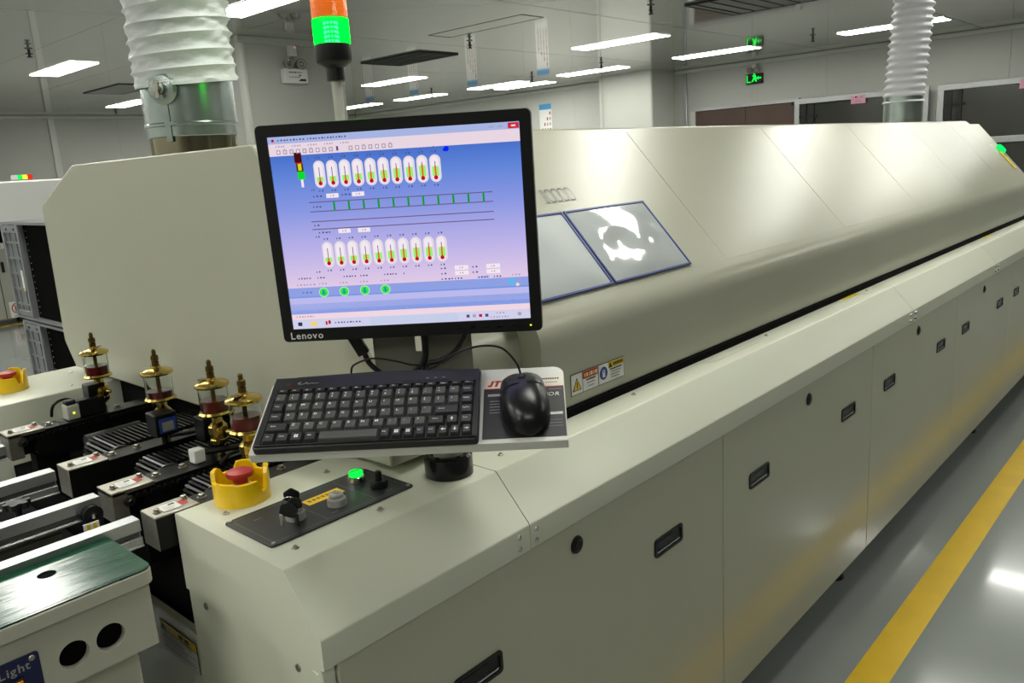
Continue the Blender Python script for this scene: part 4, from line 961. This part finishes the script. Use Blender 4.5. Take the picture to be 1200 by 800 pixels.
def ducts():
    # big hose, near
    cx, cy = 1.012, 1.979; z0 = 1.541
    d = Vector((cx, cy)).normalized(); s = Vector((d.y, -d.x)); tocam = -d
    t = thing('exhaust_duct', 'large galvanised exhaust duct with grey fabric hose left of the monitor', 'duct', (cx, cy, z0))
    MB().lathe([(.103, 0), (.103, .06), (.098, .06), (.098, 0)], (cx, cy, z0), STEELT, 56, closed=True).build('stainless_pipe', t, smooth=35)
    MB().lathe([(.106, .046), (.108, .048), (.108, .070), (.1115, .073), (.1115, .077), (.108, .080), (.1085, .180), (.103, .181), (.103, .046)], (cx, cy, z0), GALV, 56, closed=True).build('collar', t, smooth=35)
    # damper disc with spindle on the collar
    h = Vector((cx, cy, z0+.155)) + (tocam*.88 - s*.48).to_3d().normalized()*.109
    n = (tocam*.88 - s*.48).to_3d().normalized()
    dm = MB().lathe([(.001, 0), (.036, 0), (.036, .004), (.030, .010), (.014, .012), (.014, .024), (.001, .026)], h, GALV, 28, axis=n).build('damper_disc', t, smooth=35)
    MB().cyl(h+n*.026, h+n*.034, .008, .008, STEEL, 12).box((-.004, -.022, .026), (.004, .018, .030), STEEL, M=mat4(n.cross(Vector((0, 0, 1))), Vector((0, 0, 1)), n, h)).build('spindle', dm)
    MB().box((-.006, -.12, -.003), (.008, -.03, .002), GALV, M=mat4(n.cross(Vector((0, 0, 1))).normalized(), Vector((0, 0, 1)), n, h)).build('strap', t)
    # hose: rings of wire with slack cloth in between
    def hose(base, top_shift, ztop, R, pitch, depth, m, parent, na=64, sub=8, wob=.004, sharp=True, first=0.):
        H = ztop-base.z; n = int(H/pitch*sub); vs, fs = [], []
        rnd = random.Random(5)
        ph = [rnd.uniform(0, 6.28) for _ in range(400)]
        for i in range(n+1):
            z = H*i/n; k = z/pitch; u = k-math.floor(k)
            if z < first: r0 = R-depth*.35-.004+(.004 if z < .01 else 0)
            else: r0 = R-depth*((math.sin(math.pi*u)**.7) if sharp else (.5-.5*math.cos(2*math.pi*u)))
            c = base+Vector((top_shift.x*(z/H), top_shift.y*(z/H), z)); ki = int(k)
            for j in range(na):
                a = 2*math.pi*j/na
                w = wob*(math.sin(3*a+ph[ki % 400])+.7*math.sin(7*a+5*u+ph[(ki+9) % 400])+.5*math.sin(13*a-9*u+ph[(ki+31) % 400]))*(math.sin(math.pi*u) if z >= first else .6)
                tilt = .012*math.sin(a+ph[ki % 7]*.3)*(1 if sharp else 0)
                vs.append(c+Vector(((r0+w)*math.cos(a), (r0+w)*math.sin(a), tilt)))
        for i in range(n):
            for j in range(na): fs.append((i*na+j, i*na+(j+1) % na, (i+1)*na+(j+1) % na, (i+1)*na+j))
        return MB().add(vs, fs, m).build('flexible_hose', parent, smooth=50 if sharp else 80, recalc=False)
    hose(Vector((cx, cy, z0+.172)), Vector((.006, -.006)), CEIL, .1235, .036, .010, HOSE, t, wob=.0048, first=.03)
    # far white hose
    z0 = 1.557
    cx, cy = 5.55, 1.68
    t = thing('exhaust_duct', 'white ribbed exhaust hose on a steel collar at the far right end of the oven', 'duct', (cx, cy, z0))
    MB().lathe([(.113, 0), (.113, .17), (.108, .17), (.108, 0)], (cx, cy, z0), GALV, 40, closed=True).build('collar', t, smooth=35)
    hose(Vector((cx, cy, z0+.135)), Vector((.14, -.03)), CEIL, .122, .044, .016, HOSEW, t, na=40, sub=6, wob=.001, sharp=False)
ducts()
# ------------------------------------------------------------------ rails, oil cups and small gear at the oven mouth
RAILS = [(1.245, 1.300), (1.415, 1.478), (1.615, 1.675), (1.970, 2.030)]
def rails():
    lb = ['conveyor rail with stainless end box nearest the operator panel', 'second conveyor rail from the operator panel, its chain side open',
          'third conveyor rail from the operator panel, closed stainless end box', 'far conveyor rail with end box at the left edge, beside the rear cream box']
    for k, (y0, y1) in enumerate(RAILS):
        t = thing('conveyor_rail', lb[k], 'conveyor rail', (.48, (y0+y1)/2, .80), group='conveyor rails at the oven mouth')
        op = k in (1, 3)
        m = MB()
        if op: m.box((.48, y0, .902), (.507, y1, .958), STEEL).box((.48, y0, .951), (.556, y1, .960), STEEL).box((.507, y0+.012, .905), (.556, y1, .951), VOID)
        else: m.prism([(y0, .902), (y1, .902), (y1, .960), (y0, .960)], .48, .556, STEEL)
        b = m.build('end_box', t, bevel=.0015)
        if not op: MB().box((.481, y0-.0008, .903), (.5555, y0-.0001, .9575), DARKB).build('side_plate', b)
        s = MB(); o = (0, 0, .9606); U, V = (1, 0, 0), (0, 1, 0); ym = (y0+y1)/2
        s.rect(o, U, V, .500, ym-.017, .533, ym+.015, BLKP); s.rect((0, 0, .9608), U, V, .5007, ym-.0163, .5323, ym+.0143, WHITE); s.rect((0, 0, .9608), U, V, .5325, ym-.012, .5445, ym+.008, REDP)
        for q in range(4): s.rect((0, 0, .9610), U, V, .505, ym-.012+.006*q, .52+.004*(q % 2), ym-.0105+.006*q, GREYP)
        s.rect((0, 0, .9610), U, V, .518, ym+.004, .528, ym+.010, BLKP); s.build('sticker', b, recalc=False)
        def bolt(x, y, z, par, m=STEEL, r=.0048):
            MB().lathe([(r*1.5, 0), (r*1.5, .0012), (r, .0012), (r, .006), (r*.5, .0065), (.001, .004)], (x, y, z), m, 12).build('bolt', par, smooth=40)
        bolt(.494, ym-.004, .9602, b); bolt(.548, ym+.012, .9602, b)
        bm = MB().box((.556, y0+.003, .885), (.845, y1, .9545), DARKB).build('beam', t, bevel=.0012)
        MB().box((.53, y0+.01, .802), (.60, y1-.01, .90), VOID).build('bracket', t)
        for x in (.575, .625, .73): bolt(x, ym+.004, .9547, bm, STEEL, .0055)
        if op:   # roller chain and sprocket in the open side
            c = MB()
            for q in range(24):
                x = .512+.0127*q; c.cyl((x, y0-.001, .9425), (x, y0+.010, .9425), .0046, .0046, DARK, 8)
                if q % 2: c.box((x-.0025, y0-.0025, .939), (x+.0152, y0-.001, .946), DARKB)
            c.build('chain', t)
            sp = MB().cyl((.555, y0, .918), (.555, y0+.012, .918), .026, .026, DARKB, 24)
            sp.build('sprocket', t, smooth=40)
            MB().lathe([(.001, .004), (.004, .004), (.0095, .003), (.0105, 0)][::-1], (.508, y0-.001, .938), DARK, 14, axis=(0, -1, 0)).lathe([(.001, .006), (.0035, .006), (.0045, .002)][::-1], (.508, y0-.003, .938), CHROME, 10, axis=(0, -1, 0)).build('guide_roller', t, smooth=40)
rails()

def belts():
    lb = ['black slatted belt end behind the nearest rail', 'black slatted belt end behind the second rail', 'wide black slatted belt end behind the third rail']
    for k, (y0, y1, x0) in enumerate(((1.306, 1.372, .583), (1.484, 1.570, .580), (1.683, 1.800, .572))):
        t = thing('slat_belt', lb[k], 'conveyor belt', (x0+.03, (y0+y1)/2, .80), group='slatted mesh belts')
        cx, cz, r = x0+.032, .925, .030; m = MB()
        path = [(cx+r*math.cos(a), cz+r*math.sin(a), a) for a in [math.radians(240-q*15) for q in range(11)]] + [(cx+.011*q, cz+r, math.pi/2) for q in range(1, 20)]
        for x, z, a in path:
            if x > .838: continue
            M = Matrix.Translation((x, 0, z)) @ Matrix.Rotation(-(a-math.pi/2), 4, 'Y')
            m.box((-.0022, y0, -.003), (.0022, y1, .0035), DARKB, M=M)
        m.build('slat_row', t, stuff=True)
        f = MB().cyl((cx, y0-.003, cz), (cx, y0, cz), r-.002, r-.002, DARK, 28); MB().cyl((cx, y1, cz), (cx, y1+.003, cz), r-.002, r-.002, DARK, 28).build('end_wheel', t, smooth=40)
        f.lathe([(r-.001, 0), (r+.0035, 0), (r+.0035, .003), (r-.001, .003)], (cx, y0-.004, cz), mat('worn_steel_rim', (120, 118, 112), .3, metal=.8), 32, axis=(0, 1, 0), closed=True)
        f.build('end_wheel', t, smooth=40)
        b = MB()
        for q in range(6):
            a = q*math.pi/3+.4; b.cyl((cx+.019*math.cos(a), y0-.006, cz+.019*math.sin(a)), (cx+.019*math.cos(a), y0-.003, cz+.019*math.sin(a)), .0025, .0025, STEEL, 8)
        b.build('wheel_bolts', t)
        MB().box((cx, y0, .88), (.848, y1, .951), VOID).build('bed', t)
        MB().box((cx+.01, y0+.01, .802), (.84, y1-.01, .88), VOID).build('support', t)
belts()

def cups():
    glass = mat('clear_glass', (245, 248, 246), .02, trans=1.0, ior=1.18, spec=.3)
    oil = mat('dark_red_oil', (96, 6, 4), .08, spec=.5, coat=.3)
    lbs = ['brass oil cup furthest left, above the far rail', 'second brass oil cup from the left, with a black valve box facing the camera',
           'third brass oil cup from the left, half full of red oil', 'brass oil cup nearest the keyboard, half full of red oil']
    pos = [(.70, 2.008, .020, .002), (.692, 1.656, .013, .006), (.705, 1.448, .022, .002), (.682, 1.290, .023, .0)]
    for k, (x, y, lev, dz) in enumerate(pos):
        t = thing('oil_cup', lbs[k], 'oil cup', (x, y, .955), group='brass oil cups')
        z = .955
        MB().lathe([(.007, 0), (.008, .006), (.006, .016), (.012, .022), (.017, .026), (.018, .034), (.0165, .036), (.0165, .044), (.0185, .046), (.0185, .060), (.015, .064), (.0105, .068), (.0105, .086), (.001, .087)], (x, y, z), BRASS, 12).build('valve_body', t, smooth=28)
        m = MB()
        for q, (a, h) in enumerate(((-2.2, .040), (-.9, .046), (-2.0, .053))):
            d = Vector((math.cos(a), math.sin(a), 0)); p = Vector((x, y, z+h)); m.cyl(p+d*.015, p+d*.025, .0055, .0045, BRASS, 10)
        m.build('spigot', t, smooth=40)
        MB().lathe([(.001, 0), (.031, 0), (.032, .003), (.029, .007), (.001, .007)], (x, y, z+.084), BRASS, 32).build('base_ring', t, smooth=35)
        MB().lathe([(.0275, .0905), (.0275, .140), (.0258, .140), (.0258, .0905)], (x, y, z), glass, 36, closed=True).build('glass_cylinder', t, smooth=40)
        MB().lathe([(.001, .0912), (.0255, .0912), (.0255, .0912+lev), (.001, .0912+lev)], (x, y, z), oil, 36).build('oil', t, smooth=40)
        MB().cyl((x, y, z+.0912), (x, y, z+.140), .0045, .0045, BRASSD, 12).build('needle_tube', t, smooth=40)
        MB().lathe([(.001, .139), (.031, .139), (.0325, .142), (.0315, .146), (.024, .150), (.010, .153), (.009, .157), (.001, .158)], (x, y, z), BRASS, 36).build('lid', t, smooth=30)
        MB().box((.008, -.007, .1535), (.024, .007, .1545), BRASSD, M=Matrix.Translation((x, y, z)) @ Matrix.Rotation(.5+k, 4, 'Z')).build('filler_flap', t)
        MB().lathe([(.0075, .157), (.0075, .166), (.0055, .168), (.008, .169), (.008, .178), (.0045, .180), (.0045, .189), (.002, .192), (.001, .192)], (x, y, z), BRASSD, 12).build('adjusting_needle', t, smooth=30)
        if k < 3:
            dx, dy, s = [(-.012, .006, .020), (-.022, -.040, .023), (.006, .052, .020)][k]
            so = MB().box((x+dx-s, y+dy-s, z+.022), (x+dx+s, y+dy+s, z+.070), DARKB).build('solenoid', t, bevel=.003)
            MB().cyl((x+dx, y+dy, z), (x+dx, y+dy, z+.022), .006, .006, DARK, 10).build('solenoid_foot', t)
            if k == 1: MB().box((x+dx-s+.006, y+dy-s-.0006, z+.030), (x+dx+s-.004, y+dy-s, z+.060), BLUP).box((x+dx-s+.012, y+dy-s-.001, z+.033), (x+dx+s-.010, y+dy-s-.0006, z+.052), GREYB).build('blue_label', so)
cups()

def gear():
    t = thing('sensor', 'small grey sensor with a green light on the far rail', 'sensor', (.628, 2.0, .955))
    b = MB().box((.612, 1.985, .9552), (.640, 2.02, .990), LGREY).build('body', t, bevel=.003)
    MB().cyl((.626, 1.9835, .972), (.626, 1.985, .972), .003, .003, glow('yellow_green_led', (225, 240, 40), 1.2), 10).build('led', b)
    MB().box((.640, 1.988, .9552), (.70, 2.016, .996), BLACK).box((.614, 1.99, .990), (.636, 2.012, 1.001), BLACK).build('cover', t, bevel=.003)
    t = thing('connector', 'small white connector block on the second rail, left of the yellow button guard', 'connector', (.655, 1.452, .955))
    MB().box((.645, 1.437, .9552), (.668, 1.462, .982), WHITE).build('block', t, bevel=.0025)
    MB().tube([(.668, 1.45, .970), (.69, 1.44, .970), (.73, 1.425, .968), (.78, 1.40, .968)], .006, BLACK, 8, 5).build('lead', t, smooth=60)
    c = [('black sensor cable looping over the far rail', [(.60, 2.06, .957), (.605, 2.05, .985), (.63, 2.045, .995), (.66, 2.04, .980), (.70, 2.035, .957)]),
         ('black cable running from the second oil cup along the third rail', [(.672, 1.59, .976), (.72, 1.585, .972), (.76, 1.60, .968), (.80, 1.62, .962)]),
         ('black cable lying behind the nearest rail', [(.67, 1.392, .957), (.70, 1.40, .968), (.75, 1.40, .966), (.80, 1.39, .958)])]
    for lb, pts in c: tag(MB().tube(pts, .0035, BLACK, 8, 5).build('sensor_cable', smooth=60), lb, 'cable')
    t = thing('drive_motor', 'small dark cylindrical motor behind the third rail', 'motor', (.64, 1.85, .80))
    MB().cyl((.60, 1.86, .93), (.72, 1.86, .93), .018, .018, mat('dark_grey_motor', (44, 44, 42), .5), 24).build('housing', t, smooth=40)
    MB().box((.60, 1.84, .802), (.72, 1.88, .91), VOID).build('mount', t)
gear()

# ------------------------------------------------------------------ transfer conveyor and inspection table at the left
def transfer():
    t = thing('transfer_conveyor', 'aluminium transfer conveyor feeding the oven from the left', 'conveyor', (-.3, 1.7, 0))
    XL, XR = -1.3, .468
    def rail(name, y0, y1, zt, drop, xr=XR):
        pr = [(y0, zt-.020), (y0, zt), (y1, zt), (y1, zt-drop), (y0-.003, zt-drop), (y0-.003, zt-drop+.003), (y0, zt-drop+.003), (y0, zt-.030), (y0+.006, zt-.030), (y0+.006, zt-.020)]
        r = MB().prism(pr, XL, xr, ALU).build(name, t, bevel=.0008)
        MB().box((XL, y0+.0055, zt-.0295), (xr-.002, y0+.0062, zt-.0205), ALUD).build('groove', r)
        return r
    rail('rail', 1.274, 1.302, .956, .046)
    r2 = rail('rail', 1.436, 1.464, .956, .034)
    rail('rail', 1.648, 1.678, .956, .046); rail('rail', 1.965, 1.99, .942, .03, .472)
    # belt carrier under the second rail, pulley at its end
    cm = mat('worn_beige_channel', (92, 90, 80), .45, metal=.4)
    MB().prism([(1.432, .920), (1.440, .912), (1.440, .892), (1.428, .886), (1.428, .876), (1.462, .876), (1.462, .922)], XL, .40, cm).build('belt_channel', t)
    MB().box((XL, 1.425, .8985), (.41, 1.4295, .902), BLACK).build('belt', t)
    pu = MB().lathe([(.001, 0), (.016, 0), (.0165, .004), (.014, .006), (.014, .012), (.0165, .014), (.0165, .018), (.001, .018)], (.448, 1.437, .932), BLACK, 28, axis=(0, -1, 0)).build('pulley', t, smooth=35)
    MB().lathe([(.006, .018), (.005, .023), (.001, .0235)], (.448, 1.437, .932), CHROME, 12, axis=(0, -1, 0)).build('pulley_bolt', pu, smooth=40)
    g = MB().box((.425, 1.405, .9075), (.45, 1.4075, .926), WHITE).box((.430, 1.4043, .9085), (.446, 1.405, .9245), YELP).box((.4355, 1.404, .915), (.4405, 1.4043, .9245), WHITE).build('warning_tag', t)
    MB().box((.30, 1.42, .893), (.32, 1.435, .897), ALU).build('clip', t)
    MB().box((XL, 1.47, .915), (.345, 1.625, .921), mat('beige_sheet', (172, 168, 150), .45)).build('guide_plate', t, bevel=.001)
    kn = MB().lathe([(.006, -.03), (.006, 0), (.016, .002), (.018, .008), (.016, .013), (.001, .015)], (.372, 1.556, .938), BLACK, 20).build('clamp_knob', t, smooth=40)
    m = MB()
    for q in range(6): a = q*math.pi/3; m.cyl((.372+.017*math.cos(a), 1.556+.017*math.sin(a), .940), (.372+.017*math.cos(a), 1.556+.017*math.sin(a), .951), .0065, .0055, BLACK, 12)
    m.build('knob_lobes', kn, smooth=40)
    MB().box((.355, 1.53, .905), (.40, 1.56, .913), ALU).build('knob_plate', t)
    MB().box((XL, 1.30, .12), (.26, 2.25, .861), VOID).box((XL, 1.30, .8612), (.44, 2.25, .872), VOID).build('frame', t)  # black blocks fill in the dark cavity under the rails
    for x in (-1.2, .2):
        for y in (1.36, 2.2): MB().box((x-.03, y-.03, 0), (x+.03, y+.03, .13), DARK).build('leg', t)
transfer()

def table():
    t = thing('inspection_table', 'small cream inspection table with a green rubber top at bottom left', 'table', (0, 1.2, 0))
    XL, XR, y0, y1 = -1.2, .418, 1.116, 1.272
    top = rounded([(XL, y0), (XR, y0), (XR, y1), (XL, y1)], [0, .016, .004, 0], 5)
    MB().prism(top, .921, .9432, PAINT_G, axis=2).build('rim', t, bevel=.002)
    # mat with a round hole
    outl = rounded([(XL, y0+.001), (XR-.001, y0+.001), (XR-.001, y1), (XL, y1)], [0, .015, .003, 0], 5); hx, hy, hr = .311, 1.222, .0125; nh = 24
    a = [(hx-.06, y0+.001), (hx+.06, y0+.001), (hx+.06, y1), (hx-.06, y1)]
    m = MB(); z0, z1 = .9434, .9460
    L = [(XL, y0+.001), (hx-.06, y0+.001), (hx-.06, y1), (XL, y1)]; Rr = [p for p in outl if p[0] > hx+.06]; Rr = [(hx+.06, y0+.001)]+Rr+[(hx+.06, y1)]
    m.prism(L, z0, z1, GREENMAT, axis=2).prism(Rr, z0, z1, GREENMAT, axis=2)
    sq = []
    for k in range(nh):
        an = 2*math.pi*k/nh+math.pi/4*0; c, s = math.cos(an), math.sin(an); f = min(.06/max(abs(c), 1e-6), ((y1-hy) if s > 0 else (hy-y0-.001))/max(abs(s), 1e-6)); sq.append((hx+c*f, hy+s*f))
    for cx_, cy_ in ((hx+.06, y1), (hx-.06, y1), (hx-.06, y0+.001), (hx+.06, y0+.001)):
        i = min(range(nh), key=lambda q: (sq[q][0]-cx_)**2+(sq[q][1]-cy_)**2); sq[i] = (cx_, cy_)
    ci = [(hx+hr*math.cos(2*math.pi*k/nh), hy+hr*math.sin(2*math.pi*k/nh)) for k in range(nh)]
    vs = [(*p, z1) for p in sq]+[(*p, z1) for p in ci]+[(*p, z0) for p in ci]
    m.add(vs, [(k, (k+1) % nh, nh+(k+1) % nh, nh+k) for k in range(nh)]+[(nh+k, nh+(k+1) % nh, 2*nh+(k+1) % nh, 2*nh+k) for k in range(nh)], GREENMAT)
    m.build('green_mat', t)
    MB().disc((hx, hy, .9437), (1, 0, 0), (0, 1, 0), 0, 0, hr, hr, VOID, 24).build('cable_hole', t)
    MB().box((XL, y0+.006, .9462), (XR-.006, y0+.0064, .9464), VOID).build('edge_line', t)
    # body with two round holes in the front
    zf0, zf1, yf = .823, .921, 1.124; m = MB(); holes = [(.2995, .863), (.348, .865)]; r = .0195
    xb = [XL, .2745, .3240, .3735, .410]
    m.quad([(XL, yf, zf0), (.2745, yf, zf0), (.2745, yf, zf1), (XL, yf, zf1)], PAINT_G).quad([(.3735, yf, zf0), (.410, yf, zf0), (.410, yf, zf1), (.3735, yf, zf1)], PAINT_G)
    for (cx, cz), (xa, xc) in zip(holes, ((.2745, .3240), (.3240, .3735))):
        n = 32; sq = []
        for k in range(n):
            an = 2*math.pi*k/n; c, s = math.cos(an), math.sin(an)
            f = min(((xc-cx) if c > 0 else (cx-xa))/max(abs(c), 1e-6), ((zf1-cz) if s > 0 else (cz-zf0))/max(abs(s), 1e-6)); sq.append((cx+c*f, cz+s*f))
        for px, pz in ((xc, zf1), (xa, zf1), (xa, zf0), (xc, zf0)):
            i = min(range(n), key=lambda q: (sq[q][0]-px)**2+(sq[q][1]-pz)**2); sq[i] = (px, pz)
        ci = [(cx+r*math.cos(2*math.pi*k/n), cz+r*math.sin(2*math.pi*k/n)) for k in range(n)]
        m.add([(x, yf, z) for x, z in sq]+[(x, yf, z) for x, z in ci]+[(x, yf+.012, z) for x, z in ci],
              [(k, (k+1) % n, n+(k+1) % n, n+k) for k in range(n)]+[(n+k, n+(k+1) % n, 2*n+(k+1) % n, 2*n+k) for k in range(n)], PAINT_G)
    m.quad([(.410, yf, zf0), (.410, 1.27, zf0), (.410, 1.27, zf1), (.410, yf, zf1)], PAINT_G).quad([(XL, yf, zf0), (.410, yf, zf0), (.410, 1.27, zf0), (XL, 1.27, zf0)], PAINT_G).quad([(XL, 1.27, zf0), (.410, 1.27, zf0), (.410, 1.27, zf1), (XL, 1.27, zf1)], PAINT_G)
    m.build('body', t, recalc=False)
    MB().box((XL+.1, yf+.0115, zf0+.004), (.40, 1.26, zf1-.002), VOID).build('inner_box', t)
    pl = MB().prism(rounded([(.11, zf0+.015), (.258, zf0+.015), (.258, .893), (.11, .893)], .004, 3), yf-.002, yf-.0002, mat('navy_plate', (24, 30, 72), .35), axis=1).build('switch_plate', t)
    MB().text('Light', .0165, (.228, yf-.0023, .879), (1, 0, 0), (0, 0, 1), GREYP).build('lettering', pl, recalc=False)
    MB().lathe([(.001, .002), (.003, .0018), (.0042, 0)][::-1], (.2495, yf-.002, .886), STEEL, 12, axis=(0, -1, 0)).build('plate_screw', pl, smooth=40)
    sw = mat('lit_orange_rocker', (214, 120, 12), .25, vary=(120, .35), emit=((200, 100, 0), .25))
    MB().box((.210, yf-.006, .838), (.236, yf-.002, .8665), BLACK).build('rocker_frame', pl, bevel=.001)
    MB().prism([(yf-.0065, .841), (yf-.0125, .841), (yf-.0075, .853), (yf-.010, .864), (yf-.0065, .864)], .2125, .2335, sw).build('rocker', pl)
    MB().box((XL, 1.16, .07), (.392, 1.262, .823), PAINT_G).build('cabinet', t, bevel=.002)
    for x in (XL+.1, .33):
        for y in (1.18, 1.24): MB().cyl((x, y, 0), (x, y, .07), .014, .014, DARK, 12).build('foot', t)
table()

# ------------------------------------------------------------------ far left background
def background():
    t = thing('white_machine', 'large white machine with a signal lamp on top, far left behind the racks', 'machine', (2, 10.5, 0))
    WM_ = mat('white_machine_paint', (226, 226, 222), .35)
    MB().box((-.5, 9.9, 1.165), (3.75, 11.6, 1.605), WM_).build('upper_hood', t, bevel=.02)
    cb = mat('grey_cabinet_paint', (168, 168, 158), .4)
    MB().box((-.5, 10.5, .07), (3.5, 11.5, .865), cb).build('cabinet', t, bevel=.006)
    MB().box((-.5, 10.48, .865), (3.5, 11.5, .93), WM_).build('worktop', t, bevel=.006); MB().box((-.45, 10.6, .93), (3.45, 11.45, 1.165), VOID).build('dark_gap', t)
    MB().box((2.80, 10.492, .07), (2.806, 10.4995, .86), SEAM).build('door_gap', t); MB().box((2.84, 10.485, .60), (2.87, 10.4995, .72), BLACK).build('handle', t)
    for x in (-.3, 1.5, 3.0): MB().cyl((x, 10.7, 0), (x, 10.7, .07), .05, .05, BLACK, 14).build('castor', t)
    s = MB(); o = (2.93, 10.4985, .165); U, V = (1, 0, 0), (0, 0, 1)
    s.rect(o, U, V, -.085, -.095, .085, .09, WHITE); o = (2.93, 10.498, .165)
    for k in range(24):
        a0, a1 = 2*math.pi*k/24, 2*math.pi*(k+1)/24
        s.quad([(o[0]+r*math.cos(a), o[1], o[2]+.01+r*math.sin(a)) for a, r in ((a0, .066), (a1, .066), (a1, .054), (a0, .054))], REDP)
    s.rect(o, U, V, -.03, -.03, -.015, .04, BLKP).rect(o, U, V, -.008, -.03, .006, .05, BLKP).rect(o, U, V, .012, -.03, .027, .04, BLKP).rect(o, U, V, -.03, -.03, .027, -.008, BLKP)
    s.quad([(o[0]+a, o[1]-.0005, o[2]+.01+b) for a, b in ((-.045, .038), (-.038, .045), (.045, -.038), (.038, -.045))], REDP).rect(o, U, V, -.05, -.085, .05, -.072, GREYP)
    s.build('no_touching_sign', t, recalc=False)
    l = MB()
    for k, (c, e) in enumerate((((230, 240, 225), .7), ((30, 230, 90), 1.3), ((250, 220, 60), 1.3), ((230, 50, 30), 1.0))): l.cyl((2.99+.05*k, 10.05, 1.64), (3.04+.05*k, 10.05, 1.64), .03, .03, glow('signal_lens_%d' % k, c, e), 20)
    l.box((2.99, 10.03, 1.604), (3.19, 10.07, 1.62), GREYB); l.build('signal_lamp', t, smooth=40)
    # board magazine racks
    al = mat('dull_aluminium', (142, 144, 146), .4, metal=.6); gp = mat('grey_side_panel', (128, 131, 134), .45, metal=.3); st = mat('slot_black', (4, 4, 4), .9, spec=.05)
    for k, (z0, z1, dy, lb) in enumerate(((.756, 1.318, 0, 'aluminium board rack with black slotted side, upper one, left of the oven'), (.180, .746, -.07, 'aluminium board rack standing below the upper one, left of the oven'))):
        t = thing('board_rack', lb, 'rack', (1.66, 5.0+dy, z0), group='board magazine racks')
        X, Xb, ya, ym, yb = 1.50, 1.84, 5.40+dy, 5.13+dy, 4.5+dy
        MB().box((X, yb, z0), (Xb, ya, z0+.014), al).build('base_plate', t); MB().box((X, yb, z1-.014), (Xb, ya, z1), al).build('top_plate', t)
        for y in (ya-.025, ym-.012, yb): MB().box((X-.004, y, z0+.014), (X+.03, y+.025, z1-.014), al).build('post', t, bevel=.002)
        pn = MB().box((X+.012, ym+.013, z0+.05), (X+.02, ya-.025, z1-.06), gp).build('side_panel', t)
        for q in range(5): MB().box((X+.004, ym+.02, z0+.08+.09*q), (X+.012, ya-.03, z0+.092+.09*q), al).build('rib', pn)
        for yy in (ym+.07, ym+.17): MB().box((X+.006, yy, z0+.05), (X+.012, yy+.014, z1-.06), al).build('rib', pn)
        MB().box((X, ym+.013, z0+.018), (X+.012, ya-.025, z0+.05), al).box((X, ym+.013, z1-.06), (X+.012, ya-.025, z1-.018), al).build('cross_bar', t, bevel=.002)
        for q in range(2): MB().cyl((X-.004, ym+.05+.13*q, z1-.04), (X, ym+.05+.13*q, z1-.04), .007, .007, BLACK, 10).build('knob', t)
        MB().box((X+.03, yb+.025, z0+.014), (X+.04, ym-.012, z1-.014), st).build('slotted_side', t)
        d = MB()
        for q in range(14): d.box((X+.028, ym-.05-.0, z0+.04+.036*q), (X+.0305, ym-.042, z0+.046+.036*q), GREYB).box((X+.028, yb+.20, z0+.04+.036*q), (X+.0305, yb+.206, z0+.046+.036*q), GREYB)
        d.build('slot_marks', t, stuff=True)
        if k == 0: MB().box((X-.006, ym+.03, z0+.17), (X-.001, ym+.05, z0+.29), WHITE).box((X-.0065, ym+.03, z0+.17), (X-.006, ym+.05, z0+.19), YELP).build('tag', t)
    t = thing('rack_trolley', 'low dark trolley under the board racks, hidden behind the rear cream box', 'trolley', (1.66, 4.9, 0))
    MB().box((1.45, 4.35, .12), (1.9, 5.45, .179), DARK).build('deck', t)
    for x in (1.5, 1.85):
        for y in (4.45, 5.35): MB().cyl((x-.015, y, .06), (x+.015, y, .06), .06, .06, BLACK, 16).build('wheel', t)
background()
